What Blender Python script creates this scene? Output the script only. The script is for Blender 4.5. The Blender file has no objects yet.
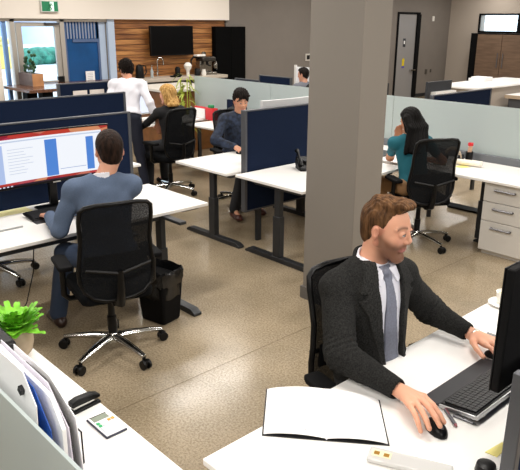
import bpy, bmesh, math, random
import numpy as np
from mathutils import Vector, Matrix
random.seed(7)
C = bpy.context.scene.collection
PI = math.pi

# ------------------------------------------------------------------ materials
def lin(c):
    if isinstance(c, str):
        c = [int(c[i:i+2], 16) / 255 for i in (0, 2, 4)]
    return tuple((v / 12.92 if v <= .04045 else ((v + .055) / 1.055) ** 2.4) for v in c[:3]) + (1.0,)

MATS = {}
def mat(name, col, rough=.5, metal=0.0, noise=0.0, nscale=20.0, bump=0.0, bscale=60.0, emit=None, estr=0.0,
        coat=0.0, spec=.5, stretch=None, col2=None, attr=None, sheen=0.0, trans=0.0):
    if name in MATS: return MATS[name]
    m = bpy.data.materials.new(name); m.use_nodes = True
    nt = m.node_tree; b = nt.nodes['Principled BSDF']
    b.inputs['Base Color'].default_value = lin(col)
    b.inputs['Roughness'].default_value = rough
    b.inputs['Metallic'].default_value = metal
    b.inputs['Specular IOR Level'].default_value = spec
    b.inputs['Coat Weight'].default_value = coat
    b.inputs['Sheen Weight'].default_value = sheen
    b.inputs['Transmission Weight'].default_value = trans
    tc = nt.nodes.new('ShaderNodeTexCoord'); mp = nt.nodes.new('ShaderNodeMapping')
    nt.links.new(tc.outputs['Object'], mp.inputs['Vector'])
    if stretch: mp.inputs['Scale'].default_value = stretch
    if noise > 0 or col2:
        n = nt.nodes.new('ShaderNodeTexNoise'); n.inputs['Scale'].default_value = nscale; n.inputs['Detail'].default_value = 5
        nt.links.new(mp.outputs[0], n.inputs['Vector'])
        mx = nt.nodes.new('ShaderNodeMix'); mx.data_type = 'RGBA'
        a = lin(col); c2 = lin(col2) if col2 else tuple(max(0, v * (1 - noise)) for v in a[:3]) + (1,)
        mx.inputs[6].default_value = a; mx.inputs[7].default_value = c2
        r = nt.nodes.new('ShaderNodeMapRange'); r.inputs[1].default_value = .35; r.inputs[2].default_value = .65
        nt.links.new(n.outputs['Fac'], r.inputs[0]); nt.links.new(r.outputs[0], mx.inputs[0])
        nt.links.new(mx.outputs[2], b.inputs['Base Color'])
    if attr:
        at = nt.nodes.new('ShaderNodeAttribute'); at.attribute_name = attr
        nt.links.new(at.outputs['Color'], b.inputs['Base Color'])
    if bump > 0:
        n2 = nt.nodes.new('ShaderNodeTexNoise'); n2.inputs['Scale'].default_value = bscale; n2.inputs['Detail'].default_value = 4
        nt.links.new(mp.outputs[0], n2.inputs['Vector'])
        bp = nt.nodes.new('ShaderNodeBump'); bp.inputs['Strength'].default_value = bump; bp.inputs['Distance'].default_value = .01
        nt.links.new(n2.outputs['Fac'], bp.inputs['Height']); nt.links.new(bp.outputs[0], b.inputs['Normal'])
    if emit:
        b.inputs['Emission Color'].default_value = lin(emit); b.inputs['Emission Strength'].default_value = estr
    MATS[name] = m
    return m

# ------------------------------------------------------------------ mesh builder
class MB:
    def __init__(s): s.bm = bmesh.new()
    def _xf(s, vs, M):
        if M is not None:
            for v in vs: v.co = M @ v.co
    def box(s, x0, x1, y0, y1, z0, z1, M=None, taper=None):
        co = [(x, y, z) for z in (z0, z1) for y in (y0, y1) for x in (x0, x1)]
        vs = [s.bm.verts.new(c) for c in co]
        for f in ((0, 2, 3, 1), (4, 5, 7, 6), (0, 1, 5, 4), (2, 6, 7, 3), (1, 3, 7, 5), (0, 4, 6, 2)):
            s.bm.faces.new([vs[i] for i in f])
        if taper:
            cx, cy = (x0 + x1) / 2, (y0 + y1) / 2
            for v in vs[:4]: v.co.x = cx + (v.co.x - cx) * taper; v.co.y = cy + (v.co.y - cy) * taper
        s._xf(vs, M); return s
    def prism(s, poly, z0, z1, M=None):
        a = [s.bm.verts.new((p[0], p[1], z0)) for p in poly]; b = [s.bm.verts.new((p[0], p[1], z1)) for p in poly]
        n = len(poly)
        s.bm.faces.new(a[::-1]); s.bm.faces.new(b)
        for i in range(n): s.bm.faces.new((a[i], a[(i+1) % n], b[(i+1) % n], b[i]))
        s._xf(a + b, M); return s
    def lathe(s, prof, seg=20, M=None, cap=True):
        rings = []
        for r, z in prof:
            rings.append([s.bm.verts.new((r * math.cos(2*PI*i/seg), r * math.sin(2*PI*i/seg), z)) for i in range(seg)])
        for a, b in zip(rings, rings[1:]):
            for i in range(seg): s.bm.faces.new((a[i], a[(i+1) % seg], b[(i+1) % seg], b[i]))
        if cap:
            s.bm.faces.new(rings[0][::-1]); s.bm.faces.new(rings[-1])
        s._xf([v for r in rings for v in r], M); return s
    def tube(s, pts, r, seg=8, closed=False, flat=None):
        pts = [Vector(p) for p in pts]; n = len(pts)
        rs = r if isinstance(r, (list, tuple)) else [r] * n
        rings = []; up = None
        for i, p in enumerate(pts):
            a = pts[i-1] if (i > 0 or closed) else p; b = pts[(i+1) % n] if (i < n-1 or closed) else p
            t = (b - a).normalized()
            if up is None:
                up = Vector((0, 0, 1)) if abs(t.z) < .9 else Vector((1, 0, 0))
            u = (up - t * up.dot(t))
            if u.length < 1e-5: u = t.orthogonal()
            u.normalize(); w = t.cross(u); up = u
            fl = flat or 1.0
            rings.append([s.bm.verts.new(p + rs[i] * (math.cos(2*PI*k/seg) * w + fl * math.sin(2*PI*k/seg) * u)) for k in range(seg)])
        m = n if closed else n - 1
        for i in range(m):
            a, b = rings[i], rings[(i+1) % n]
            for k in range(seg): s.bm.faces.new((a[k], a[(k+1) % seg], b[(k+1) % seg], b[k]))
        if not closed:
            s.bm.faces.new(rings[0][::-1]); s.bm.faces.new(rings[-1])
        return s
    def cyl(s, p0, p1, r0, r1=None, seg=16): return s.tube([p0, p1], [r0, r1 if r1 is not None else r0], seg)
    def ell(s, c, r, seg=16, M=None):
        ret = bmesh.ops.create_uvsphere(s.bm, u_segments=seg, v_segments=max(6, seg * 2 // 3), radius=1)
        for v in ret['verts']:
            v.co = Vector((v.co.x * r[0] + c[0], v.co.y * r[1] + c[1], v.co.z * r[2] + c[2]))
        s._xf(ret['verts'], M); return s
    def grid(s, fn, nu, nv, thick=None):
        """surface patch fn(u,v)->(x,y,z); with thick: fn2 gives the back"""
        g = [[s.bm.verts.new(fn(i/nu, j/nv)) for j in range(nv+1)] for i in range(nu+1)]
        for i in range(nu):
            for j in range(nv): s.bm.faces.new((g[i][j], g[i+1][j], g[i+1][j+1], g[i][j+1]))
        if thick:
            h = [[s.bm.verts.new(Vector(fn(i/nu, j/nv)) + Vector(thick)) for j in range(nv+1)] for i in range(nu+1)]
            for i in range(nu):
                for j in range(nv): s.bm.faces.new((h[i][j], h[i][j+1], h[i+1][j+1], h[i+1][j]))
            for i in range(nu):
                s.bm.faces.new((g[i][0], h[i][0], h[i+1][0], g[i+1][0])); s.bm.faces.new((g[i+1][nv], h[i+1][nv], h[i][nv], g[i][nv]))
            for j in range(nv):
                s.bm.faces.new((g[0][j+1], h[0][j+1], h[0][j], g[0][j])); s.bm.faces.new((g[nu][j], h[nu][j], h[nu][j+1], g[nu][j+1]))
        return s
    def build(s, name, m, parent=None, bevel=0.0, smooth=False, loc=None, sub=0, auto=True):
        me = bpy.data.meshes.new(name)
        bmesh.ops.recalc_face_normals(s.bm, faces=s.bm.faces)
        s.bm.to_mesh(me); s.bm.free()
        if m: me.materials.append(m)
        o = bpy.data.objects.new(name, me); C.objects.link(o)
        if parent: o.parent = parent
        if loc: o.location = loc
        if bevel > 0:
            b = o.modifiers.new('b', 'BEVEL'); b.width = bevel; b.segments = 2; b.limit_method = 'ANGLE'; b.angle_limit = math.radians(40)
        if sub:
            b = o.modifiers.new('s', 'SUBSURF'); b.levels = sub; b.render_levels = sub
        if smooth or bevel > 0:
            me.polygons.foreach_set('use_smooth', [True] * len(me.polygons))
            try: me.set_sharp_from_angle(angle=math.radians(45))
            except Exception: pass
        return o

def thing(name, label, cat, loc=(0, 0, 0), rz=0.0, group=None):
    o = bpy.data.objects.new(name, None); C.objects.link(o); o.empty_display_size = .1
    o.location = loc; o.rotation_euler = (0, 0, rz)
    return tag(o, label, cat, group)
def tag(o, label, cat, group=None, kind=None):
    o['label'] = label; o['category'] = cat
    if group: o['group'] = group
    if kind: o['kind'] = kind
    return o
def struct(o, label=None):
    o['kind'] = 'structure'
    if label: o['label'] = label
    return o
def recentre(o):
    """move a single mesh thing's origin to the middle of its base"""
    me = o.data; co = np.empty(len(me.vertices) * 3, 'f'); me.vertices.foreach_get('co', co); co = co.reshape(-1, 3)
    c = Vector(((co[:, 0].min() + co[:, 0].max()) / 2, (co[:, 1].min() + co[:, 1].max()) / 2, co[:, 2].min()))
    me.transform(Matrix.Translation(-c)); o.location = o.location + c
    return o
def dup(root, loc, rz, label=None, group=None):
    def cp(o, par):
        c = o.copy(); C.objects.link(c); c.parent = par
        for ch in list(o.children): cp(ch, c)
        return c
    r = cp(root, None); r.location = loc; r.rotation_euler = (0, 0, rz)
    if label: r['label'] = label
    if group: r['group'] = group
    return r

# ------------------------------------------------------------------ implicit surfaces
class Vol:
    def __init__(s, lo, hi, h, zfine=None, hc=None):
        s.ax = [np.arange(lo[i], hi[i] + h, h, dtype='f') for i in range(3)]
        if zfine is not None:
            s.ax[2] = np.concatenate([np.arange(lo[2], zfine, hc, dtype='f'), np.arange(zfine, hi[2] + h, h, dtype='f')])
        s.F = np.full([len(a) for a in s.ax], 9.0, 'f')
    def sl(s, lo, hi):
        r = []
        for i in range(3):
            a = s.ax[i]; i0 = max(0, int(np.searchsorted(a, lo[i])) - 1); i1 = min(len(a), int(np.searchsorted(a, hi[i])) + 1)
            r.append(slice(i0, max(i1, i0)))
        return tuple(r)
    def pts(s, sl):
        return (s.ax[0][sl[0]][:, None, None], s.ax[1][sl[1]][None, :, None], s.ax[2][sl[2]][None, None, :])
    def add(s, prim, k=.0, sub=False):
        lo, hi, fn = prim
        m = k + .02; sl = s.sl(np.array(lo) - m, np.array(hi) + m)
        if any(q.stop <= q.start for q in sl): return
        d = fn(*s.pts(sl)).astype('f'); F = s.F[sl]
        if sub: d = -d; F2 = -F; d = -d
        if sub:
            # smooth max(F, -prim)
            dd = -fn(*s.pts(sl)).astype('f')
            if k > 0:
                h = np.clip(.5 - .5 * (dd - F) / k, 0, 1); s.F[sl] = dd * (1 - h) + F * h + k * h * (1 - h)
            else: s.F[sl] = np.maximum(F, dd)
            return
        if k > 0:
            h = np.clip(.5 + .5 * (d - F) / k, 0, 1); s.F[sl] = d * (1 - h) + F * h - k * h * (1 - h)
        else: s.F[sl] = np.minimum(F, d)
    def all(s, prims, k=.0):
        for p in prims:
            if isinstance(p, list): s.add(p[0], p[1])
            else: s.add(p, k)
        return s
    def mesh(s, name, m, parent=None, origin=(0, 0, 0), tint=None, smooth_it=0):
        F = s.F; S = F < 0
        n = [d - 1 for d in F.shape]
        cnt = np.zeros(n, 'i1')
        for dx in (0, 1):
            for dy in (0, 1):
                for dz in (0, 1):
                    cnt += S[dx:dx+n[0], dy:dy+n[1], dz:dz+n[2]]
        mixed = (cnt > 0) & (cnt < 8)
        I, J, K = np.nonzero(mixed)
        idx = np.full(n, -1, 'i4'); idx[I, J, K] = np.arange(len(I))
        acc = np.zeros((len(I), 3)); w = np.zeros(len(I))
        ax = s.ax
        for d in range(3):
            o1, o2 = [(1, 2), (0, 2), (0, 1)][d]
            for a in (0, 1):
                for b in (0, 1):
                    off = [0, 0, 0]; off[o1] = a; off[o2] = b
                    i0, j0, k0 = I + off[0], J + off[1], K + off[2]
                    e = [0, 0, 0]; e[d] = 1
                    i1, j1, k1 = i0 + e[0], j0 + e[1], k0 + e[2]
                    f0 = F[i0, j0, k0]; f1 = F[i1, j1, k1]
                    c = (f0 < 0) != (f1 < 0)
                    t = np.where(c, f0 / np.where(c, f0 - f1, 1), 0)
                    P0 = np.stack([ax[0][i0], ax[1][j0], ax[2][k0]], 1); P1 = np.stack([ax[0][i1], ax[1][j1], ax[2][k1]], 1)
                    acc += np.where(c[:, None], P0 + (P1 - P0) * t[:, None], 0); w += c
        V = acc / w[:, None]
        quads = []
        for d in range(3):
            sh = [slice(1, -1)] * 3; sh[d] = slice(0, -1)
            sh2 = [slice(1, -1)] * 3; sh2[d] = slice(1, None)
            A = S[tuple(sh)]; B = S[tuple(sh2)]
            for flip in (0, 1):
                q = (A & ~B) if flip == 0 else (~A & B)
                i, j, k = [v + (0 if t == d else 1) for t, v in enumerate(np.nonzero(q))]
                u, v_ = [(1, 2), (2, 0), (0, 1)][d]
                def at(du, dv):
                    c = [i.copy(), j.copy(), k.copy()]; c[u] = c[u] + du; c[v_] = c[v_] + dv
                    return idx[c[0], c[1], c[2]]
                qd = np.stack([at(-1, -1), at(0, -1), at(0, 0), at(-1, 0)], 1)
                if flip: qd = qd[:, ::-1]
                quads.append(qd)
        Q = np.concatenate(quads); Q = Q[(Q >= 0).all(1)]
        # drop loose scraps
        for _ in range(smooth_it):
            nb = np.zeros_like(V); cn = np.zeros(len(V))
            for a, b in ((0, 1), (1, 2), (2, 3), (3, 0)):
                np.add.at(nb, Q[:, a], V[Q[:, b]]); np.add.at(cn, Q[:, a], 1)
                np.add.at(nb, Q[:, b], V[Q[:, a]]); np.add.at(cn, Q[:, b], 1)
            V = V * .5 + .5 * nb / np.maximum(cn, 1)[:, None]
        me = bpy.data.meshes.new(name)
        me.vertices.add(len(V)); me.vertices.foreach_set('co', (V - np.array(origin)).astype('f').ravel())
        me.loops.add(Q.size); me.loops.foreach_set('vertex_index', Q.astype('i4').ravel())
        me.polygons.add(len(Q)); me.polygons.foreach_set('loop_start', np.arange(0, Q.size, 4, dtype='i4'))
        try: me.polygons.foreach_set('loop_total', np.full(len(Q), 4, dtype='i4'))
        except Exception: pass
        me.polygons.foreach_set('use_smooth', np.ones(len(Q), bool))
        me.update(calc_edges=True); me.validate()
        if tint is not None:
            col = tint(V); ca = me.color_attributes.new('Col', 'FLOAT_COLOR', 'POINT')
            if len(ca.data) == len(V): ca.data.foreach_set('color', col.astype('f').ravel())
        if m: me.materials.append(m)
        o = bpy.data.objects.new(name, me); C.objects.link(o)
        if parent: o.parent = parent
        return o
A3 = lambda v: np.array(v, float)
def cone(a, b, ra, rb):
    a, b = A3(a), A3(b); ab = b - a; L2 = max(ab @ ab, 1e-9); r = max(ra, rb)
    def fn(X, Y, Z):
        px, py, pz = X - a[0], Y - a[1], Z - a[2]
        t = np.clip((px * ab[0] + py * ab[1] + pz * ab[2]) / L2, 0, 1)
        return np.sqrt((px - t*ab[0])**2 + (py - t*ab[1])**2 + (pz - t*ab[2])**2) - (ra + t * (rb - ra))
    return (np.minimum(a, b) - r, np.maximum(a, b) + r, fn)
def elli(c, ax, r):
    c = A3(c); R = np.array([A3(v) for v in ax]); r = A3(r); m = max(r)
    def fn(X, Y, Z):
        px, py, pz = X - c[0], Y - c[1], Z - c[2]
        q = [(px * R[i][0] + py * R[i][1] + pz * R[i][2]) for i in range(3)]
        k0 = np.sqrt(sum((q[i] / r[i])**2 for i in range(3))); k1 = np.sqrt(sum((q[i] / r[i]**2)**2 for i in range(3)))
        return k0 * (k0 - 1) / np.maximum(k1, 1e-6)
    return (c - m, c + m, fn)
def wob(X, Y, Z, amp, f, seed=0):
    rs = np.random.RandomState(seed); d = 0
    for i in range(5):
        k = rs.randn(3); k *= f * (.7 + .3 * i) / np.linalg.norm(k)
        d = d + np.sin(X * k[0] + Y * k[1] + Z * k[2] + rs.rand() * 6) / (1 + .5 * i)
    return amp * d * .5
# ------------------------------------------------------------------ camera
M_rows = None
def _cam():
    p, r, y = .318326, -.0065962, -.820262
    cy, sy = math.cos(y), math.sin(y)
    F0 = Vector((sy, cy, 0)); rt = Vector((cy, -sy, 0)); u = Vector((0, 0, 1))
    cp, sp = math.cos(p), math.sin(p)
    F = F0 * cp - u * sp; D = -(u * cp + F0 * sp); cr, sr = math.cos(r), math.sin(r)
    X = rt * cr + D * sr; Y = -rt * sr + D * cr
    cam = bpy.data.cameras.new('camera'); o = bpy.data.objects.new('camera', cam); C.objects.link(o)
    m = Matrix((X, -Y, -F)).transposed().to_4x4(); m.translation = (0, 0, 2.1)
    o.matrix_world = m
    cam.sensor_width = 36; cam.sensor_fit = 'HORIZONTAL'; cam.lens = 646.75 / 520 * 36; cam.clip_start = .05; cam.clip_end = 400
    bpy.context.scene.camera = o
_cam()

# ------------------------------------------------------------------ shared materials
m_white_lam = mat('white_laminate', 'f2f0ec', .38, spec=.4)
m_white_edge = mat('laminate_edge', 'dcdad6', .45)
m_steel_dark = mat('dark_grey_metal', '2c2e31', .42, .3)
m_frame_grey = mat('panel_frame_grey', '53555a', .45, .4)
m_navy = mat('navy_fabric', '121f38', .95, noise=.25, nscale=300, bump=.15, bscale=500, spec=.15)
m_black = mat('black_plastic', '070708', .4, spec=.25)
m_black_matte = mat('black_matte', '070708', .75, spec=.15)
m_chrome = mat('polished_aluminium', 'c9c9c6', .18, 1.0)
m_silver = mat('brushed_silver', 'b8babb', .32, .9)
m_white_paint = mat('white_plaster', 'ebe3d8', .8, bump=.03, bscale=120)
m_grey_paint = mat('grey_wall_paint', '7c756e', .8, noise=.05, nscale=3, bump=.03, bscale=120)
m_beige_paint = mat('beige_wall_paint', 'b3a89c', .8, bump=.03, bscale=120)
m_col_paint = mat('pillar_paint', '7b756d', .75, bump=.05, bscale=160)
m_paper = mat('white_paper', 'f6f5f5', .7)
m_paper_lilac = mat('pale_lilac_paper', 'dcd8e4', .7)

def concrete():
    m = bpy.data.materials.new('polished_concrete'); m.use_nodes = True; nt = m.node_tree; b = nt.nodes['Principled BSDF']
    tc = nt.nodes.new('ShaderNodeTexCoord')
    def noise(scale, det=6, rough=.6):
        n = nt.nodes.new('ShaderNodeTexNoise'); n.inputs['Scale'].default_value = scale; n.inputs['Detail'].default_value = det
        n.inputs['Roughness'].default_value = rough; nt.links.new(tc.outputs['Object'], n.inputs['Vector']); return n
    def ramp(src, stops):
        r = nt.nodes.new('ShaderNodeValToRGB'); e = r.color_ramp.elements
        e[0].position, e[0].color = stops[0][0], lin(stops[0][1]); e[1].position, e[1].color = stops[1][0], lin(stops[1][1])
        nt.links.new(src, r.inputs[0]); return r
    big = ramp(noise(1.3).outputs['Fac'], ((.35, '988a72'), (.65, 'b6a68c')))
    fine = ramp(noise(75, 5, .75).outputs['Fac'], ((.36, '9c9082'), (.6, 'ffffff')))
    mx = nt.nodes.new('ShaderNodeMix'); mx.data_type = 'RGBA'; mx.blend_type = 'MULTIPLY'; mx.inputs[0].default_value = .7
    nt.links.new(big.outputs[0], mx.inputs[6]); nt.links.new(fine.outputs[0], mx.inputs[7])
    # aggregate: pale chips
    vo = nt.nodes.new('ShaderNodeTexVoronoi'); vo.inputs['Scale'].default_value = 60; nt.links.new(tc.outputs['Object'], vo.inputs['Vector'])
    rr = nt.nodes.new('ShaderNodeMapRange'); rr.inputs[1].default_value = .12; rr.inputs[2].default_value = .22; rr.inputs[3].default_value = .22; rr.inputs[4].default_value = 0
    nt.links.new(vo.outputs['Distance'], rr.inputs[0])
    mx2 = nt.nodes.new('ShaderNodeMix'); mx2.data_type = 'RGBA'; mx2.inputs[7].default_value = lin('c2b6a2')
    nt.links.new(rr.outputs[0], mx2.inputs[0]); nt.links.new(mx.outputs[2], mx2.inputs[6])
    nt.links.new(mx2.outputs[2], b.inputs['Base Color'])
    ro = nt.nodes.new('ShaderNodeMapRange'); ro.inputs[3].default_value = .15; ro.inputs[4].default_value = .3
    nt.links.new(noise(4).outputs['Fac'], ro.inputs[0]); nt.links.new(ro.outputs[0], b.inputs['Roughness'])
    b.inputs['Specular IOR Level'].default_value = .45
    b.inputs['Coat Weight'].default_value = .08; b.inputs['Coat Roughness'].default_value = .12
    return m
m_conc = concrete()

XW, YB = -11.2, 18.24         # far wall plane (timber, door), back wall plane (windows, cupboards)
X1, Y0, ZC = 5.0, -4.0, 3.25
# floor slabs, saw-cut joints between them
xs = [-11.2, -8.1, -5.485, -2.865, -.25, 2.37, 5.0]; ys = [-4.0, -1.4, 1.2, 7.0, 12.8, 18.24]
f = MB(); g = .004
for a, b_ in zip(xs, xs[1:]):
    f.box(a + g/2, b_ - g/2, Y0, YB, -.1, 0)
fo = f.build('floor', m_conc); struct(fo, 'polished grey-tan concrete floor with saw-cut joints')
f = MB(); f.box(XW - .3, X1, Y0, YB, -.13, -.012); struct(f.build('floor', mat('joint_filler', '5f5346', .8)), 'dark filler in the saw-cut floor joints')
struct(MB().box(XW - .4, X1 + .1, Y0 - .1, YB + .1, ZC, ZC + .1).build('ceiling', mat('ceiling_grey', '8f8b86', .85)))
# --- far wall: exit glazing, timber lining, grey plaster
def planks():
    m = bpy.data.materials.new('cedar_planks'); m.use_nodes = True; nt = m.node_tree; b = nt.nodes['Principled BSDF']
    tc = nt.nodes.new('ShaderNodeTexCoord'); sp = nt.nodes.new('ShaderNodeSeparateXYZ'); nt.links.new(tc.outputs['Object'], sp.inputs[0])
    def math_(op, a, v=None, c=None):
        n = nt.nodes.new('ShaderNodeMath'); n.operation = op
        nt.links.new(a, n.inputs[0])
        if v is not None:
            if isinstance(v, (int, float)): n.inputs[1].default_value = v
            else: nt.links.new(v, n.inputs[1])
        return n.outputs[0]
    z = math_('DIVIDE', sp.outputs['Z'], .098); row = math_('FLOOR', z); fr = math_('FRACT', z)
    w = nt.nodes.new('ShaderNodeTexWhiteNoise'); w.noise_dimensions = '1D'; nt.links.new(row, w.inputs['W'])
    r1 = nt.nodes.new('ShaderNodeValToRGB'); e = r1.color_ramp.elements; e[0].color = lin('96602e'); e[1].color = lin('bd854c'); nt.links.new(w.outputs['Value'], r1.inputs[0])
    cb = nt.nodes.new('ShaderNodeCombineXYZ'); nt.links.new(math_('MULTIPLY', sp.outputs['Y'], .9), cb.inputs[1]); nt.links.new(math_('MULTIPLY', sp.outputs['Z'], 11.0), cb.inputs[2]); nt.links.new(row, cb.inputs[0])
    n = nt.nodes.new('ShaderNodeTexNoise'); n.inputs['Scale'].default_value = 2.2; n.inputs['Detail'].default_value = 6; nt.links.new(cb.outputs[0], n.inputs['Vector'])
    r2 = nt.nodes.new('ShaderNodeValToRGB'); e = r2.color_ramp.elements; e[0].position = .35; e[0].color = lin('8a6a4a'); e[1].position = .6; e[1].color = (1, 1, 1, 1); nt.links.new(n.outputs['Fac'], r2.inputs[0])
    mx = nt.nodes.new('ShaderNodeMix'); mx.data_type = 'RGBA'; mx.blend_type = 'MULTIPLY'; mx.inputs[0].default_value = .8
    nt.links.new(r1.outputs[0], mx.inputs[6]); nt.links.new(r2.outputs[0], mx.inputs[7]); nt.links.new(mx.outputs[2], b.inputs['Base Color'])
    b.inputs['Roughness'].default_value = .55
    return m
m_plank = planks()
w = MB(); w.box(XW - .25, XW - .04, 6.5, YB + .25, -.1, ZC); struct(w.build('wall_far', m_grey_paint))
w = MB(); z = .0
while z < 2.12:
    w.box(XW - .05, XW, 6.66, 9.4, z + .004, min(z + .094, 2.13)); z += .098
struct(w.build('wall_timber', m_plank, bevel=.003), 'warm cedar plank wall lining behind the television')
struct(MB().box(XW - .35, XW + .08, -4.2, 9.43, 2.13, ZC).build('wall_soffit', m_white_paint), 'white plaster bulkhead above the exit and the timber wall')
# grey paint to the right of the bulkhead up to the corner, with the door
struct(MB().box(XW - .05, XW, 9.36, 15.57, 0, ZC).box(XW - .05, XW, 16.66, YB, 0, ZC).box(XW - .05, XW, 15.57, 16.66, 2.385, ZC).build('wall_left', m_grey_paint), 'grey painted wall with a grey door')
struct(MB().box(XW, XW + .012, 9.95, 15.55, 0, .1).box(XW, XW + .012, 16.7, YB, 0, .1).build('baseboard_left', m_steel_dark))
# back wall y = YB with high windows
wb = MB(); wx = (-10.177, -9.037); wx2 = (-8.97, -7.8)
wb.box(XW - .1, -10.177, YB, YB + .25, 0, ZC).box(-10.177, X1, YB, YB + .25, 0, 1.86).box(-10.177, X1, YB, YB + .25, 2.34, ZC)
wb.box(-6.5, X1, YB, YB + .25, 1.8, 2.4)
struct(wb.build('wall_back', m_beige_paint), 'beige painted wall with high windows')
m_pane = None
def pane_mat():
    m = bpy.data.materials.new('clear_window_glass'); m.use_nodes = True; nt = m.node_tree; nt.nodes.clear()
    o = nt.nodes.new('ShaderNodeOutputMaterial'); mx = nt.nodes.new('ShaderNodeMixShader'); t = nt.nodes.new('ShaderNodeBsdfTransparent'); gl = nt.nodes.new('ShaderNodeBsdfGlossy')
    t.inputs[0].default_value = (.93, .97, 1, 1); gl.inputs['Roughness'].default_value = .02
    fr = nt.nodes.new('ShaderNodeFresnel'); fr.inputs[0].default_value = 1.45
    nt.links.new(fr.outputs[0], mx.inputs[0]); nt.links.new(t.outputs[0], mx.inputs[1]); nt.links.new(gl.outputs[0], mx.inputs[2]); nt.links.new(mx.outputs[0], o.inputs[0])
    return m
m_pane = pane_mat()
def win(name, x0, x1, z0, z1, y):
    o = struct(MB().box(x0, x1, y, y + .06, z1 - .05, z1).box(x0, x1, y, y + .06, z0, z0 + .05).box(x0, x0 + .05, y, y + .06, z0 + .05, z1 - .05).box(x1 - .05, x1, y, y + .06, z0 + .05, z1 - .05).build(name, m_black_matte), None)
    MB().box(x0 + .05, x1 - .05, y + .03, y + .036, z0 + .05, z1 - .05).build('pane', m_pane, o)
win('window_1', -10.23, -8.99, 1.84, 2.37, YB - .03); win('window_2', -8.99, -7.75, 1.84, 2.37, YB - .03); win('window_3', -7.75, -6.5, 1.84, 2.37, YB - .03)
# the rest of the shell, behind and beside the camera
struct(MB().box(X1, X1 + .2, Y0 - .2, YB + .2, 0, ZC).build('wall_right', m_beige_paint))
struct(MB().box(XW - .3, X1 + .2, Y0 - .2, Y0, 0, ZC).build('wall_front', m_beige_paint))

# --- exit glazing, y 3.6 .. 6.62 on the far wall
m_alu = mat('pale_aluminium_frame', 'b9b3aa', .4, .5)
m_bluefilm = mat('blue_glazing_panel', '1c5590', .25, .1, noise=.3, nscale=2)
m_bluegrey = mat('blue_grey_frame', '5b7096', .4, .4)
struct(MB().box(XW - .25, XW, Y0, 3.55, 0, 2.13).build('wall_exit', m_white_paint))
fr = MB()
for y in (3.55, 4.72, 5.62, 6.58): fr.box(XW - .12, XW, y - .04, y + .04, 0, 2.13)
fr.box(XW - .12, XW, 3.5, 6.62, 2.08, 2.13).box(XW - .12, XW, 3.55, 4.7, .0, .1)
struct(fr.build('trim_1', m_alu, bevel=.004), 'pale aluminium glazing frame around the exit door')
wn = struct(MB().box(XW - .1, XW - .02, 3.59, 3.66, .1, 2.08).box(XW - .1, XW - .02, 4.56, 4.62, .1, 2.08).box(XW - .1, XW - .02, 3.59, 4.68, .1, .2).build('window_4', mat('blue_window_frame', '6f93c4', .4, .3)))  # left pane's frame, one even blue
MB().box(XW - .06, XW - .054, 3.66, 4.56, .2, 2.08).build('pane', m_pane, wn)
d = struct(MB().box(XW - .09, XW - .03, 4.79, 4.89, .02, 2.07).box(XW - .09, XW - .03, 5.49, 5.58, .02, 2.07).box(XW - .09, XW - .03, 4.89, 5.49, 2.0, 2.07).box(XW - .09, XW - .03, 4.89, 5.49, .02, .3).build('door_1', m_alu, bevel=.004), 'glazed exit door with a pale frame')
MB().box(XW - .065, XW - .059, 4.89, 5.49, .3, 2.0).build('pane', m_pane, d)
MB().tube([(XW - .03, 4.86, 1.07), (XW + .04, 4.88, 1.07), (XW + .04, 5.5, 1.07), (XW - .03, 5.52, 1.07)], .018).build('push_bar', m_alu, d)
MB().box(XW + .0, XW + .06, 5.44, 5.56, .98, 1.15).build('latch_box', m_black, d, bevel=.005)
MB().box(XW - .02, XW + .03, 5.3, 5.56, 2.03, 2.07).build('door_closer', m_frame_grey, d, bevel=.005)
w = MB().box(XW - .1, XW - .05, 5.68, 6.36, 0, 2.08)
bp = struct(w.build('window_5', m_bluefilm), 'tall blue glazed panel beside the exit door')
MB().box(XW - .05, XW - .03, 6.32, 6.36, 0, 2.08).box(XW - .05, XW - .03, 5.67, 5.70, 0, 2.08).box(XW - .05, XW - .025, 5.82, 6.36, 1.73, 1.78).build('window_frame', m_bluegrey, bp)
w = MB()
for i in range(11): w.box(XW - .05, XW - .03, 5.72 + i * .06, 5.745 + i * .06, 1.79, 2.08)
w.build('upper_blind', mat('grey_blue_blind', '8a93a8', .5), bp)
struct(MB().box(XW - .1, XW - .05, 6.36, 6.66, 0, 2.1).box(XW - .05, XW + .02, 6.52, 6.66, 0, 2.13).build('trim_2', mat('pale_blue_trim', 'b5c6dc', .4)), 'pale blue-white glazing strip beside the timber wall')
struct(MB().box(XW + .05, XW + .2, 4.15, 4.38, 0, 2.13).build('trim_3', m_white_paint), 'cream post left of the exit glazing')
# outside
tag(MB().box(-80, XW - .45, -40, 60, -.2, -.05).build('ground', mat('pale_pavement', 'cdd3d6', .8, noise=.2, nscale=.4)), 'pale pavement outside the exit door', 'ground')['kind'] = 'structure'
hd = MB()
for i in range(60):
    hd.ell((-34 + random.uniform(-1, 1), 12.2 + i * .09, .1 + random.uniform(.0, .3)), (.8, .6, .4), 8)
tag(recentre(hd.build('hedge', mat('outdoor_hedge_green', '3f8f7a', .8, noise=.5, nscale=3), smooth=True)), 'blue-green hedge seen through the exit door glass', 'hedge')
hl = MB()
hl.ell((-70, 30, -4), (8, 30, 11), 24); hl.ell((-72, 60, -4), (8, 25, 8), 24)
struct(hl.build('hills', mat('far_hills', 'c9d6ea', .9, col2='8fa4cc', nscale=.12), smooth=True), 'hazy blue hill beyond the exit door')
t = thing('planting_box', 'yellow planting box on pavement outside the exit door', 'planter', (-31, 12.4, -.05))
MB().box(-.4, .4, -.35, .35, 0, 1.0).build('box', mat('yellow_outdoor', 'd9c46a', .6), t, bevel=.02); 
bs = MB()
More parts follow.
